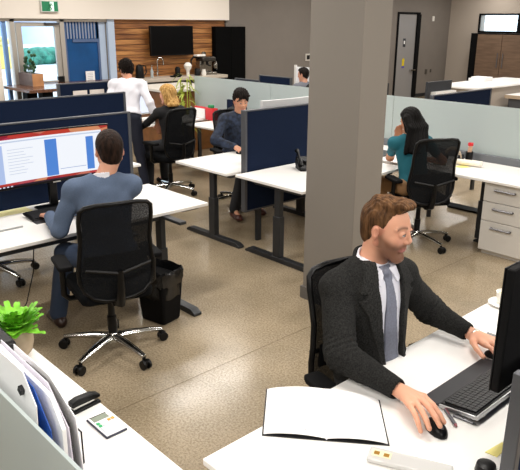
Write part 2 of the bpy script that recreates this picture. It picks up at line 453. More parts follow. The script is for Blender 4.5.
for i in range(14): bs.ell((random.uniform(-.3, .3), random.uniform(-.3, .3), 1.05 + random.uniform(0, .25)), (.16, .16, .14), 8)
bs.build('plants', mat('outdoor_straw', 'cfc27c', .8), t)

# --- grey door in the far wall
d = struct(MB().box(XW - .03, XW + .03, 15.57, 15.63, 0, 2.33).box(XW - .03, XW + .06, 16.48, 16.64, 0, 2.33).box(XW - .03, XW + .03, 15.57, 16.64, 2.33, 2.385).build('door_2', m_black_matte), 'grey interior door in a black frame')
MB().box(XW - .02, XW + .01, 15.63, 16.48, 0, 2.33).build('door_leaf', mat('grey_door_paint', '8f8d8c', .5), d)
MB().cyl((XW + .01, 16.33, .8), (XW + .07, 16.33, .8), .03).cyl((XW + .06, 16.33, .8), (XW + .06, 16.52, .8), .02).build('door_handle', m_chrome, d)
MB().box(XW + .01, XW + .014, 15.9, 16.02, 1.45, 1.68).build('room_sign', mat('dark_sign', '33343a', .4), d)
MB().box(XW + .014, XW + .016, 15.93, 15.99, 1.53, 1.62).build('sign_symbol', m_paper, d)
MB().lathe([(.06, 0), (.06, .003)], 16, Matrix.Translation((XW + .012, 15.97, 1.08)) @ Matrix.Rotation(PI/2, 4, 'Y')).box(XW + .01, XW + .013, 15.92, 16.02, .93, 1.04).build('yellow_sticker', mat('sticker_yellow', 'e0c81e', .5), d)
MB().box(XW + .01, XW + .013, 15.91, 16.03, .87, .925).build('violet_sticker', mat('sticker_violet', '5a52a0', .5), d)
for nm, y, z, s, mm, lb, cat in (('light_switch', 17.17, .72, .05, 'switch_dark', 'dark square switch plate right of the grey door handle', 'switch'), ('light_switch', 17.42, .74, .032, 'switch_dark', 'narrow dark switch plate furthest right of the grey door', 'switch'), ('motion_sensor', 17.33, 2.22, .05, 'sensor_white', 'small white sensor high on the wall right of the grey door', 'sensor')):
    t = MB().box(XW, XW + .02, y - s, y + s, z - s * 1.4, z + s * 1.4).build(nm, mat(mm, '4b463f' if 'dark' in mm else 'e9e6e0', .5), None, bevel=.004)
    tag(recentre(t), lb, cat)
t = thing('thermostat', 'small thermostat with a dark face on the grey wall by the pillar', 'thermostat', (XW, 12.02, 1.2))
MB().box(0, .02, -.11, .11, 0, .17).build('bezel', mat('thermostat_white', 'cfcac3', .5), t, bevel=.004); MB().box(.02, .024, -.075, .075, .035, .135).build('display', m_black, t)

# --- pillar
P = struct(MB().box(-3.265, -2.79, 3.517, 3.82, 0, ZC).build('wall_pillar', m_col_paint, bevel=.004), 'square grey-beige pillar in the middle of the room')
struct(MB().box(-3.28, -2.775, 3.502, 3.835, 0, .1).build('baseboard_pillar', mat('pillar_base_grey', '5d5a57', .6)), 'grey base strip around the pillar')

# --- exit sign
m_exit = mat('exit_green', '0d6e47', .5, emit='0d6e47', estr=.35)
m_exit_w = mat('exit_white', 'e6fff4', .5, emit='dffff0', estr=.35)
t = thing('exit_sign', 'green running-figure exit sign on the white bulkhead', 'exit sign', (XW + .085, 5.36, 2.235))
MB().box(0, .05, -.16, .16, 0, .19).build('housing', mat('sign_housing', 'd8d8d4', .5), t, bevel=.004)
MB().box(.05, .053, -.145, .145, .015, .175).build('sign_face', m_exit, t)
mv = MB(); RX = Matrix(((0, 0, 1, 0), (1, 0, 0, 0), (0, 1, 0, 0), (0, 0, 0, 1)))
def flatp(mb, poly, x0=.0535, x1=.055): mb.prism(poly, x0, x1, RX)
flatp(mv, [(.0, .02), (.07, .02), (.07, .17), (.0, .17)]); mv.build('doorway_mark', m_exit_w, t)
mv = MB()
for poly in ([(-.03, .075), (.005, .085), (.03, .125), (.0, .13)], [(-.03, .078), (-.06, .055), (-.065, .03), (-.05, .03), (-.035, .055), (-.012, .07)], [(-.005, .085), (.01, .06), (.0, .03), (.014, .03), (.03, .06), (.012, .09)], [(.0, .13), (-.03, .12), (-.035, .1), (-.02, .1), (.0, .115)], [(.02, .12), (.045, .105), (.055, .115), (.03, .132)], [(.012, .137), (.03, .137), (.03, .155), (.012, .155)]):
    flatp(mv, poly, .0552, .057)
mv.build('running_figure', mat('exit_dark_green', '0a6b43', .5), t)

# ------------------------------------------------------------------ light
def area(name, loc, sx, sy, pw, col=(1, .955, .9), rot=(0, 0, 0)):
    l = bpy.data.lights.new(name, 'AREA'); l.shape = 'RECTANGLE'; l.size = sx; l.size_y = sy; l.energy = pw; l.color = col
    o = bpy.data.objects.new(name, l); C.objects.link(o); o.location = loc; o.rotation_euler = rot; return o
for ix, x in enumerate((-9.6, -6.9, -4.2, -1.5, 1.2)):
    for iy, y in enumerate((-.6, 2.4, 5.4, 8.4, 11.4, 14.4, 17)):
        if x > 0 and y > 9: continue
        area('ceiling_light', (x, y, ZC - .03), .3, 1.5, (50 if x < 0 else 90) * (1.1 if y < 0 else (.72 if y > 9 else 1)))
W = bpy.data.worlds.new('World'); bpy.context.scene.world = W; W.use_nodes = True
bg = W.node_tree.nodes['Background']; bg.inputs[0].default_value = (.80, .91, 1, 1); bg.inputs[1].default_value = 3.4
sc = bpy.context.scene
sc.view_settings.view_transform = 'Standard'; sc.view_settings.look = 'None'; sc.view_settings.gamma = 1; sc.view_settings.exposure = -.04
sc.view_settings.use_curve_mapping = False
sc.cycles.use_denoising = True; sc.cycles.max_bounces = 6; sc.cycles.diffuse_bounces = 4; sc.cycles.glossy_bounces = 3; sc.cycles.transmission_bounces = 4; sc.cycles.transparent_max_bounces = 12
sc.cycles.caustics_reflective = False; sc.cycles.caustics_refractive = False; sc.cycles.sample_clamp_indirect = 6
# ------------------------------------------------------------------ sit-stand desks
def desk(x0, x1, y0, y1, label, legs, name='desk', group=None, z=.73, xleg=None, foot=(.42, .42), switch=None, cat='desk'):
    cx, cy = (x0 + x1) / 2, (y0 + y1) / 2
    t = thing(name, label, cat, (cx, cy, 0), 0, group)
    MB().box(x0 - cx, x1 - cx, y0 - cy, y1 - cy, z - .026, z).build('desktop', m_white_lam, t, bevel=.004)
    xl = (xleg if xleg is not None else cx) - cx
    for y in legs:
        y -= cy
        l = MB().box(xl - .045, xl + .045, y - .03, y + .03, .04, z - .3).box(xl - .036, xl + .036, y - .023, y + .023, .3, z - .027)
        l.box(xl - .3, xl + .3, y - .03, y + .03, z - .05, z - .027)
        lo = l.build('leg', m_steel_dark, t, bevel=.004)
        f = MB(); a, b = foot
        f.prism([(-a, .0), (b, .0), (b, .02), (b - .05, .045), (-a + .05, .045), (-a, .02)], -.035, .035, Matrix.Translation((xl, y, 0)) @ Matrix.Rotation(PI/2, 4, 'X'))
        f.build('foot', m_steel_dark, lo, bevel=.003)
    MB().box(xl - .03, xl + .03, min(legs) - cy, max(legs) - cy, z - .07, z - .027).build('crossbar', m_steel_dark, t)
    if switch:
        sx, sy = switch
        MB().box(sx - cx - .03, sx - cx + .03, sy - cy - .08, sy - cy + .08, z - .05, z - .028).build('height_switch', m_black, t, bevel=.004)
    return t
desk(-4.77, -3.92, 1.2, 3.09, 'white sit-stand desk under the wide monitor at the left, blue-suited man seated at it', (1.28, 2.68), xleg=-4.0, foot=(.45, .45), switch=(-4.0, 2.95))
desk(-5.42, -4.6, 3.85, 5.4, 'white sit-stand desk left of the navy middle screen, man in dark jacket at it', (3.93, 5.2), xleg=-4.9, switch=(-5.3, 4.05))
desk(-4.53, -3.66, 3.9, 5.4, 'white sit-stand desk right of the navy middle screen, black phone on it', (3.95, 5.2), xleg=-3.99)
desk(-6.26, -5.52, 1.7, 3.5, 'white desk mostly hidden behind the navy screens at left', (1.95, 3.35))
desk(-7.41, -5.62, 5.47, 6.24, 'white desk with a red box under the left frosted screen', (5.85,), xleg=-7.2, foot=(.05, .05))
desk(-5.5, -4.32, 5.49, 6.24, 'white desk mostly hidden behind the pillar, under the frosted screen', (5.85,), xleg=-5.3, foot=(.05, .05))
desk(-4.3, -1.9, 5.5, 6.24, 'long white desk against the frosted screen at right, above the drawer unit', (5.85,), xleg=-3.02, foot=(.05, .05))
desk(-8.35, -7.62, 4.3, 6.1, 'white desk with a lit laptop in front of the blonde woman', (4.5, 5.9))
desk(-1.44, -.64, 1.09, 3.4, 'large white desk in the right foreground with open notebook', (1.5, 3.1), switch=None)
# white counter bottom left
t = thing('worktop', 'white worktop at the bottom left holding plant, papers and calculator', 'worktop', (-2.2, .75, 0))
MB().box(-1.1, .95, -.26, .26, .7, .73).build('top', m_white_lam, t, bevel=.004)
for x in (-.9, .75): MB().box(x - .03, x + .03, -.2, .2, 0, .7).build('side_panel', m_white_edge, t)
# open frame behind woman's desk (dark metal)
t = thing('leg_frame', 'dark metal leg frame seen under the long desk at right', 'desk frame', (-3.6, 6.75, 0))
MB().tube([(-.28, -.5, .0), (-.28, -.5, .7)], .03, 4).tube([(-.35, .02, .03), (.6, .02, .03)], .035, 4).build('rail', m_steel_dark, t)

# ------------------------------------------------------------------ fabric desk screens
def screen(x, y0, y1, z0, z1, label, th=.045, group=None, endframe=True):
    cy = (y0 + y1) / 2
    t = thing('desk_screen', label, 'desk screen', (x, cy, 0), 0, group)
    MB().box(-th/2 + .006, th/2 - .006, y0 - cy + .02, y1 - cy - .02, z0 + .015, z1 - .012).build('fabric_panel', m_navy, t)
    fr = MB().box(-th/2, th/2, y0 - cy, y0 - cy + .028, z0, z1).box(-th/2, th/2, y1 - cy - .028, y1 - cy, z0, z1)
    fr.box(-th/2 + .004, th/2 - .004, y0 - cy + .028, y1 - cy - .028, z1 - .014, z1).box(-th/2, th/2, y0 - cy + .028, y1 - cy - .028, z0, z0 + .015)
    fr.build('edge_frame', m_frame_grey, t, bevel=.003)
    for yy in (y0 - cy + .2, y1 - cy - .2): MB().box(-.015, .015, yy - .03, yy + .03, .0 , z0 + .02).build('foot_post', m_steel_dark, t)
    return t
screen(-4.8, 1.0, 2.95, .38, 1.375, 'navy fabric screen right behind the wide left monitor')
screen(-6.3, 1.5, 3.83, .38, 1.365, 'navy fabric screen behind the standing man at left, second row')
screen(-7.6, 3.68, 4.62, .38, 1.365, 'navy fabric screen with white notes, furthest left row')
screen(-4.565, 4.03, 5.3, .33, 1.315, 'navy fabric screen between the two middle desks', th=.06)
screen(-4.2, 6.6, 7.96, .38, 1.31, 'navy fabric screen beyond the frosted glass at right')
screen(-.612, 1.485, 3.2, .45, 1.245, 'navy fabric screen with grey end frame at the lower right corner', th=.04)
def xpanel(x0, x1, y, z0, z1, label, m=None):
    cx = (x0 + x1) / 2; t = thing('desk_screen', label, 'desk screen', (cx, y, 0))
    w = (x1 - x0) / 2
    MB().box(-w + .01, w - .01, -.015, .015, z0, z1 - .01).build('fabric_panel', m or m_navy, t)
    MB().box(-w, w, -.02, .02, z1 - .012, z1).box(-w, -w + .02, -.02, .02, 0, z1 - .012).box(w - .02, w, -.02, .02, 0, z1 - .012).build('edge_frame', m_frame_grey, t)
    return t
xpanel(-7.75, -7.04, 7.2, .4, 1.3, 'small navy screen just left of the white board, behind the glass')
xpanel(-8.4, -7.78, 7.25, .4, 1.21, 'low dark screen beyond the left frosted glass, beside the blue-lit display', mat('dark_navy2', '1d2638', .8))
# black open partition right background
t = thing('partition', 'black-framed low partition with a white shelf by the right wall', 'partition', (-6.0, 9.62, 0))
MB().box(-.02, .02, -.36, .37, .4, 1.19).build('frame', mat('charcoal_panel', '26292e', .6), t, bevel=.004)
MB().box(.02, .12, -.25, .36, .98, 1.03).build('shelf', m_white_lam, t)
t = thing('partition', 'small black panel right beside the pillar at the glass top', 'partition', (-6.8, 9.2, 0))
MB().box(-.02, .02, -.16, .12, .3, 1.12).build('panel', mat('charcoal_panel', '26292e', .6), t, bevel=.004)
MB().box(-.03, .03, -.2, .16, .0, .3).build('foot', m_steel_dark, t)

# ------------------------------------------------------------------ frosted glass screens
def frost():
    m = bpy.data.materials.new('frosted_glass'); m.use_nodes = True; b = m.node_tree.nodes['Principled BSDF']
    b.inputs['Base Color'].default_value = lin('d6e3e2'); b.inputs['Roughness'].default_value = .5; b.inputs['IOR'].default_value = 1.15
    b.inputs['Transmission Weight'].default_value = .45
    return m
m_frost = frost(); m_glass_edge = mat('glass_edge', 'dff0ea', .2)
def glass(x0, x1, y, z0, z1, label, seams=(), rail=True):
    cx = (x0 + x1) / 2; t = thing('glass_screen', label, 'glass screen', (cx, y, 0))
    xs_ = [x0] + list(seams) + [x1]
    for a, b in zip(xs_, xs_[1:]):
        MB().box(a - cx + .004, b - cx - .004, -.005, .005, z0, z1).build('glass_pane', m_frost, t, bevel=.001)
    if rail:
        MB().box(x0 - cx, x1 - cx, -.05, .03, z0 - .08, z0).build('base_rail', mat('rail_grey', '63666a', .5), t, bevel=.003)
        for a in (x0 + .1, x1 - .1): MB().box(a - cx - .02, a - cx + .02, -.03, .02, 0, z0 - .08).build('support', m_steel_dark, t)
    return t
glass(-8.28, -5.54, 6.3, .8, 1.295, 'frosted glass screen left of the pillar, above the red box', (-6.55,))
glass(-5.52, -1.7, 6.3, .8, 1.3, 'frosted glass screen right of the pillar, behind the teal-shirted woman', (-4.5,))
glass(-2.9, -.9, .53, .72, 1.15, 'frosted glass screen across the bottom left corner', (), True)

# ------------------------------------------------------------------ filing cabinet
t = thing('filing_cabinet', 'pale grey three-drawer unit under the long desk at right', 'cabinet', (-2.66, 5.85, 0))
m_cab = mat('cabinet_grey', 'cfccc6', .45)
MB().box(-.215, .215, -.29, .3, .035, .7).box(-.19, .19, -.27, .28, .0, .035).build('body', m_cab, t, bevel=.003)
for z0, z1 in ((.522, .695), (.338, .516), (.045, .332)):
    dr = MB().box(-.21, .21, -.31, -.29, z0, z1).build('drawer', m_cab, t, bevel=.003)
    MB().tube([(-.1, -.335, z1 - .055), (.1, -.335, z1 - .055)], .009, 6).box(-.1, -.085, -.335, -.31, z1 - .062, z1 - .048).box(.085, .1, -.335, -.31, z1 - .062, z1 - .048).build('handle', mat('handle_grey', '77767a', .35, .7), dr)

# ------------------------------------------------------------------ office chair
m_mesh = bpy.data.materials.new('chair_mesh'); m_mesh.use_nodes = True
def _mm():
    nt = m_mesh.node_tree; nt.nodes.clear(); o = nt.nodes.new('ShaderNodeOutputMaterial'); mx = nt.nodes.new('ShaderNodeMixShader')
    t = nt.nodes.new('ShaderNodeBsdfTransparent'); d = nt.nodes.new('ShaderNodeBsdfPrincipled'); d.inputs['Base Color'].default_value = lin('131416'); d.inputs['Roughness'].default_value = .8; d.inputs['Specular IOR Level'].default_value = .1
    tc = nt.nodes.new('ShaderNodeTexCoord'); n = nt.nodes.new('ShaderNodeTexNoise'); n.inputs['Scale'].default_value = 180; nt.links.new(tc.outputs['Object'], n.inputs[0])
    r = nt.nodes.new('ShaderNodeMapRange'); r.inputs[1].default_value = .3; r.inputs[2].default_value = .7; r.inputs[3].default_value = .94; r.inputs[4].default_value = .99
    nt.links.new(n.outputs[0], r.inputs[0]); nt.links.new(r.outputs[0], mx.inputs[0]); nt.links.new(t.outputs[0], mx.inputs[1]); nt.links.new(d.outputs[0], mx.inputs[2]); nt.links.new(mx.outputs[0], o.inputs[0])
_mm()
m_seat = mat('black_seat_fabric', '08090b', .9, bump=.1, bscale=400, spec=.1)
BACK = [(.0, 1.09, .19), (.25, 1.085, .215), (.5, 1.0, .225), (.9, .8, .235)]
def back_outline(n=44):
    pts = []
    # (half width, z) going from the top centre down to the bottom centre
    half = [(0, 1.095), (.12, 1.095), (.185, 1.085), (.212, 1.06), (.218, 1.0), (.215, .93), (.212, .85), (.222, .75), (.232, .68), (.23, .61), (.205, .545), (.155, .495), (.08, .473), (0, .47)]
    def X(z): return -.235 - .06 * max(0, (z - .62)) / .45 - .025 * math.sin(PI * min(1, max(0, (z - .55) / .54)))*-1
    for w, z in half: pts.append((X(z) , w, z))
    full = pts + [(x, -w, z) for x, w, z in pts[-2:0:-1]]
    return [(x - .0 + .35 * w * w, w, z) for x, w, z in full], half, X
def make_chair(label):
    t = thing('office_chair', label, 'chair')
    outl, half, X = back_outline()
    MB().lathe([(.035, .075), (.04, .09), (.04, .125), (.03, .14)], 16).build('hub', m_chrome, t, smooth=True)
    for k in range(5):
        a = 2 * PI * k / 5 + .96
        sp = MB().tube([(0, 0, .115), (.12, 0, .113), (.25, 0, .1), (.34, 0, .085)], [.03, .028, .022, .017], 8, flat=.8)
        l = sp.build('base_leg', m_chrome, t, smooth=True); l.rotation_euler = (0, 0, a)
        w = MB()
        for s in (-1, 1): w.tube([(.345, s * .01, .032), (.345, s * .028, .032)], .032, 16)
        w.tube([(.33, 0, .085), (.33, 0, .04)], .012, 8).box(.32, .365, -.012, .012, .03, .058)
        c = w.build('caster', m_black, l, bevel=.003)
    MB().lathe([(.03, .13), (.03, .26), (.022, .26), (.022, .42)], 14).build('gas_column', m_black, t, smooth=True)
    MB().box(-.1, .12, -.08, .08, .4, .45).box(-.2, -.08, -.035, .035, .41, .44).build('mechanism', m_black, t, bevel=.01)
    st = MB(); sx = [(-.23, -.19), (-.2, -.225), (.15, -.245), (.235, -.22), (.26, -.15), (.265, 0)]
    poly = sx + [(x, -y) for x, y in sx[-2::-1]]
    st.prism(poly, .445, .515); st.build('seat', m_seat, t, bevel=.02)
    MB().tube(outl, .0135, 8, closed=True).build('back_frame', m_black, t, smooth=True)
    hz = [h for h in half]
    def wid(z):
        for (w0, z0), (w1, z1) in zip(hz, hz[1:]):
            if z1 <= z <= z0: return w0 + (w1 - w0) * ((z0 - z) / max(1e-6, z0 - z1))
        return .05
    def fn(u, v):
        z = .474 + (1.09 - .474) * v; w = wid(z) * (2 * u - 1)
        return (X(z) + .35 * w * w, w, z)
    MB().grid(fn, 14, 24).build('back_mesh', m_mesh, t, smooth=True)
    def fl(u, v):
        z = .66 + .1 * v; w = (wid(z) - .03) * (2 * u - 1); return (X(z) + .35 * w * w + .012, w, z)
    MB().grid(fl, 10, 4, thick=(.012, 0, 0)).build('lumbar_pad', m_black_matte, t, smooth=True)
    MB().tube([(-.15, 0, .42), (-.25, 0, .45), (-.285, 0, .55), (-.29, 0, .68)], [.03, .03, .024, .018], 8).tube([(-.29, 0, .66), (-.262, .2, .7)], .011, 6).tube([(-.29, 0, .66), (-.262, -.2, .7)], .011, 6).build('spine', m_black, t, smooth=True)
    for s in (-1, 1):
        a = MB().tube([(.0, s * .16, .43), (.0, s * .26, .435), (-.01, s * .29, .47), (-.02, s * .29, .66)], [.018, .018, .02, .02], 8).build('armrest_post', m_black, t, smooth=True)
        pd = [(-.13, -.035), (-.1, -.045), (.11, -.045), (.14, -.02), (.14, .02), (.11, .045), (-.1, .045), (-.13, .035)]
        MB().prism([(x, y + s * .285) for x, y in pd], .66, .69).build('arm_pad', m_black_matte, a, bevel=.008)
    return t
GC = 'black mesh office chairs'
ch0 = make_chair('black mesh office chair on polished star base under the blue-suited man'); ch0['group'] = GC
ch0.location = (-3.495, 1.93, 0); ch0.rotation_euler = (0, 0, math.radians(165))
CH = [(-6.70, 4.68, 182, 'black mesh office chair the blonde woman sits on'),
      (-5.32, 1.86, 30, 'black office chair whose star base shows under the left desk'),
      (-5.70, 4.97, -18, 'black office chair behind the man in the dark jacket'),
      (-3.42, 5.32, 150, 'black mesh office chair the teal-shirted woman sits on'),
      (-1.43, 2.06, -14, 'black office chair under the bearded man in the foreground'),
      (-2.95, 7.4, 60, 'office chair beyond the frosted glass, caster seen under the long desk')]
for x, y, a, lb in CH: dup(ch0, (x, y, 0), math.radians(a), lb, GC)
# ------------------------------------------------------------------ wide monitor (left)
def wide_monitor(x, yc, w, zc, h, face, label, back_m, screen_content=None, desk_z=.73, tilt=0, bow=.03):
    """face=+1: screen looks to +x, -1: to -x. local: screen plane x~0"""
    t = thing('monitor', label, 'monitor', (x, yc, desk_z))
    z0, z1 = zc - h/2 - desk_z, zc + h/2 - desk_z
    def surf(off, y0=-w/2, y1=w/2, a=z0, b=z1):
        def fn(u, v):
            y = y0 + (y1 - y0) * u; return (face * (off + bow * (2 * y / w) ** 2), y, a + (b - a) * v)
        return fn
    MB().grid(surf(0), 16, 2, thick=(-face * .035, 0, 0)).build('casing', back_m, t, bevel=.002)
    sc_ = MB().grid(surf(.002, -w/2 + .01, w/2 - .01, z0 + .018, z1 - .01), 16, 4, thick=None).build('screen', None, t)
    st = MB().box(-.02 * 1, .02, -.03, .03, .02, (z0 + z1) / 2, Matrix.Translation((-face * .06, 0, 0))); st.box(-.05, .0, -.05, .05, (z0+z1)/2 - .05, (z0+z1)/2 + .05, Matrix.Translation((-face * .03 + (0.02 if face > 0 else .03), 0, 0)))
    st.build('neck', m_black, t, bevel=.004)
    MB().box(-.11, .11, -.14, .14, 0, .015).build('stand_base', m_black, t, bevel=.006)
    return t, sc_, surf
def wallpaper():
    m = bpy.data.materials.new('screen_wallpaper'); m.use_nodes = True; nt = m.node_tree; b = nt.nodes['Principled BSDF']
    tc = nt.nodes.new('ShaderNodeTexCoord'); mp = nt.nodes.new('ShaderNodeMapping'); mp.inputs['Rotation'].default_value = (.6, 0, 0); mp.inputs['Scale'].default_value = (1, 3, 7)
    nt.links.new(tc.outputs['Object'], mp.inputs[0]); v = nt.nodes.new('ShaderNodeTexVoronoi'); v.inputs['Scale'].default_value = 2.2; nt.links.new(mp.outputs[0], v.inputs[0])
    r = nt.nodes.new('ShaderNodeValToRGB'); e = r.color_ramp.elements; e[0].color = lin('a01232'); e[0].position = .0; e[1].color = lin('f0a070'); e[1].position = 1
    e2 = e.new(.45); e2.color = lin('d8402c'); e3 = e.new(.7); e3.color = lin('c8305a')
    sp = nt.nodes.new('ShaderNodeSeparateColor'); nt.links.new(v.outputs['Color'], sp.inputs[0]); nt.links.new(sp.outputs[0], r.inputs[0])
    b.inputs['Base Color'].default_value = (0, 0, 0, 1); b.inputs['Roughness'].default_value = .3
    nt.links.new(r.outputs[0], b.inputs['Emission Color']); b.inputs['Emission Strength'].default_value = .75
    return m
def em(name, c, s=.9): return mat(name, '050505', .3, emit=c, estr=s)
t, scn, sf = wide_monitor(-4.57, 2.13, .93, 1.135, .4, 1, 'wide curved monitor with red wallpaper and white windows in front of blue-suited man', m_black)
scn.data.materials.append(wallpaper())
def on_screen(nm, y0, y1, z0, z1, m, lvl=1, par=None):
    o = MB().grid(sf(.002 + .0015 * lvl, y0, y1, z0, z1), 10, 1).build(nm, m, par or scn); return o
zb, zt = .205 + .018, .605 - .012
on_screen('document_window', -.455, .4, zb + .03, zt - .028, em('doc_white', 'f4f8ff', 1.0))
on_screen('window_edge_blue', -.47, -.385, zb + .03, zt - .065, em('doc_paleblue', 'b8cdf6', .9), 2)
on_screen('blue_column', -.06, .035, zb + .035, zt - .06, em('doc_blue', '4e8ae0', .9), 2)
on_screen('blue_column', .27, .33, zb + .045, zt - .07, em('doc_blue', '4e8ae0', .9), 2)
on_screen('title_bar', -.455, .4, zt - .05, zt - .04, em('doc_grey', 'cfdcf2', .9), 2)
for i in range(9): on_screen('text_line', -.35, -.35 + random.uniform(.1, .22), zb + .09 + i * .022, zb + .094 + i * .022, em('doc_text', 'd3dcec', .9), 2)
on_screen('text_line', .05, .26, zb + .075, zb + .079, em('doc_line', '8fa6d8', .9), 2)
on_screen('taskbar', -.455, .455, zb + .0, zb + .012, em('task_dark', '30122e', .6), 2)
for i in range(4): on_screen('task_icon', -.44 + i * .03, -.424 + i * .03, zb + .002, zb + .010, em('task_icon_white', 'e8e8f8', .9), 3)
MB().box(.028, .03, -.03, .03, .208, .218).build('logo_mark', m_silver, t)
# middle monitor, seen over the navy screen from behind
t2, s2, _ = wide_monitor(-4.72, 4.84, .84, 1.15, .42, -1, 'silver-backed curved monitor whose top shows above the navy middle screen', mat('silver_casing', 'd6d7d8', .4, .2))
s2.data.materials.append(em('screen_pale', 'c8d6ee', .6))
# foreground monitor: black, back towards us
t3 = thing('monitor', 'big black monitor seen from behind at the right edge', 'monitor', (-.86, 2.2, .73))
MB().box(0, .03, -.34, .42, .2, .64).build('casing', m_black_matte, t3, bevel=.006)
MB().box(-.006, 0.0, -.34, .42, .2, .64).build('bezel', m_black, t3, bevel=.002)
MB().box(-.008, -.006, -.33, .41, .215, .63).build('screen', em('screen_pale', 'c8d6ee', .6), t3)
MB().box(.03, .07, .08, .2, .018, .5).build('neck', m_black_matte, t3, bevel=.005)
MB().box(-.05, .12, .0, .3, 0, .018).build('stand_base', m_black, t3, bevel=.005)
# laptop (blonde woman)
t = thing('laptop', 'open laptop with a lit blue-white screen beside the blonde woman', 'laptop', (-7.9, 5.05, .73))
MB().box(-.02, .24, -.2, .2, 0, .018).build('keyboard_half', m_silver, t, bevel=.003)
R_ = Matrix.Translation((-.02, 0, .012)) @ Matrix.Rotation(math.radians(-12), 4, 'Y')
l = MB().box(-.01, 0, -.24, .22, .1, .56, R_).build('lid', m_silver, t, bevel=.003)
MB().box(.0005, .002, -.22, .2, .12, .55, R_).build('screen', em('laptop_white', 'e8efff', 1.1), l)
MB().box(.002, .003, -.22, .2, .51, .55, R_).build('menu_bar', em('laptop_blue', '3f6fe0', 1.0), l)
t = thing('laptop', 'dark laptop under the elbow side of the teal-shirted woman', 'laptop', (-4.22, 5.78, .73))
MB().box(-.2, .1, -.14, .14, 0, .015).build('keyboard_half', mat('laptop_grey', '4a4c50', .4, .5), t, bevel=.003)
l = MB().box(-.2, -.19, -.15, .15, .012, .2, Matrix.Rotation(math.radians(-8), 4, 'Y')).build('lid', mat('laptop_grey', '4a4c50', .4, .5), t, bevel=.003)
t = thing('laptop', 'closed silver laptop lying at the left edge of the left desk', 'laptop', (-4.38, 1.55, .73))
MB().box(-.12, .12, -.2, .17, 0, .01).build('base', m_silver, t, bevel=.003); MB().box(-.12, .12, -.2, .17, .011, .018).build('lid', mat('laptop_top_pale', 'e9e9e8', .4), t, bevel=.003)
t = thing('display', 'small blue-lit display beyond the left frosted glass screen', 'monitor', (-7.9, 7.6, .75))
MB().box(-.26, .26, 0, .03, .1, .47).build('casing', m_silver, t, bevel=.004); MB().box(-.25, .25, -.002, 0, .12, .46).build('screen', em('blue_display', 'a9c4ff', .9), t); MB().box(-.02, .02, .0, .04, 0, .1).box(-.1, .1, -.06, .1, 0, .01).build('stand', m_silver, t)
t = thing('desk', 'desk beyond the left frosted glass carrying the blue-lit display', 'desk', (-8.0, 7.9, 0))
MB().box(-.75, .9, -.6, .4, .72, .75).build('desktop', m_white_lam, t, bevel=.004)
for x in (-.65, .8): MB().box(x - .03, x + .03, -.5, .3, 0, .72).build('leg', m_steel_dark, t)

# ------------------------------------------------------------------ keyboards, mice
m_key = mat('key_black', '1a1b1d', .45)
def keyboard(label, loc, rz, w=.45, d=.2, palm=.07, silver=True, tilt=.03, label2=None):
    """local: typist at -x, keys run along y"""
    t = thing('keyboard', label, 'keyboard', loc, rz)
    T = Matrix.Rotation(-tilt * 4, 4, 'Y')
    MB().box(-.11 + palm, .11, -w/2, w/2, .004, .02, T).build('body', m_black, t, bevel=.006)
    if palm: MB().box(-.125, -.11 + palm, -w/2, w/2, .002, .014, T).build('palm_rest', mat('palm_rest_grey', '26262a', .5), t, bevel=.006)
    if silver:
        MB().box(.108, .116, -w/2 - .004, w/2 + .004, .002, .018, T).box(-.11 + palm, .11, -w/2 - .006, -w/2, .002, .018, T).box(-.11 + palm, .11, w/2, w/2 + .006, .002, .018, T).build('silver_edge', m_silver, t, bevel=.002)
    x0 = -.11 + palm + .012; rows = 6; kd = (.1 - x0) / rows
    for r in range(rows):
        k = MB(); y = -w/2 + .015; i = 0
        while y < w/2 - .025:
            kw = .0185 if not (r == 0 and 5 <= i <= 7) else .026
            if abs(y - (-w/2 + .115)) > .006 or r == 5:
                k.box(x0 + r * kd + .0012, x0 + (r + 1) * kd - .0012, y, y + kw - .0025, .019, .0255, T)
            y += kw; i += 1
        k.build('key_row', m_key, t)
    for s in (-1, 1): MB().box(.095, .112, s * (w/2 - .05) - .012, s * (w/2 - .05) + .012, -.004, .012, T).build('foot', m_silver, t)
    return t
keyboard('black keyboard with silver edge and palm rest beside the bearded man', (-1.035, 2.165, .735), 0, .47, .23, .07)
keyboard('black keyboard under the left hand of the blue-suited man', (-4.39, 2.03, .733), PI, .42, .2, .05, False)
def mouse(label, loc, rz, s=1):
    t = thing('computer_mouse', label, 'mouse', loc, rz)
    b = MB(); prof = []
    b.ell((0, 0, .006), (.058 * s, .033 * s, .032 * s), 20)
    for v in b.bm.verts: v.co.z = max(v.co.z, 0); v.co.x += .0
    b.build('shell', m_black, t, smooth=True)
    MB().tube([(.052 * s, -.0, .016), (.03 * s, 0, .034), (.0, 0, .0395)], .0012, 5).build('button_gap', m_frame_grey, t)
    MB().cyl((.032 * s, -.004, .033), (.032 * s, .004, .033), .008).build('scroll_wheel', m_frame_grey, t)
    return t
mouse('black mouse under the right hand of the bearded man', (-1.005, 1.795, .73), math.radians(-28), 1.0)
mouse('small dark mouse under the far hand of the bearded man', (-1.13, 2.44, .73), 0, .75)
mouse('dark mouse under the hand of the man in dark jacket', (-5.27, 4.6, .73), 0, .9)

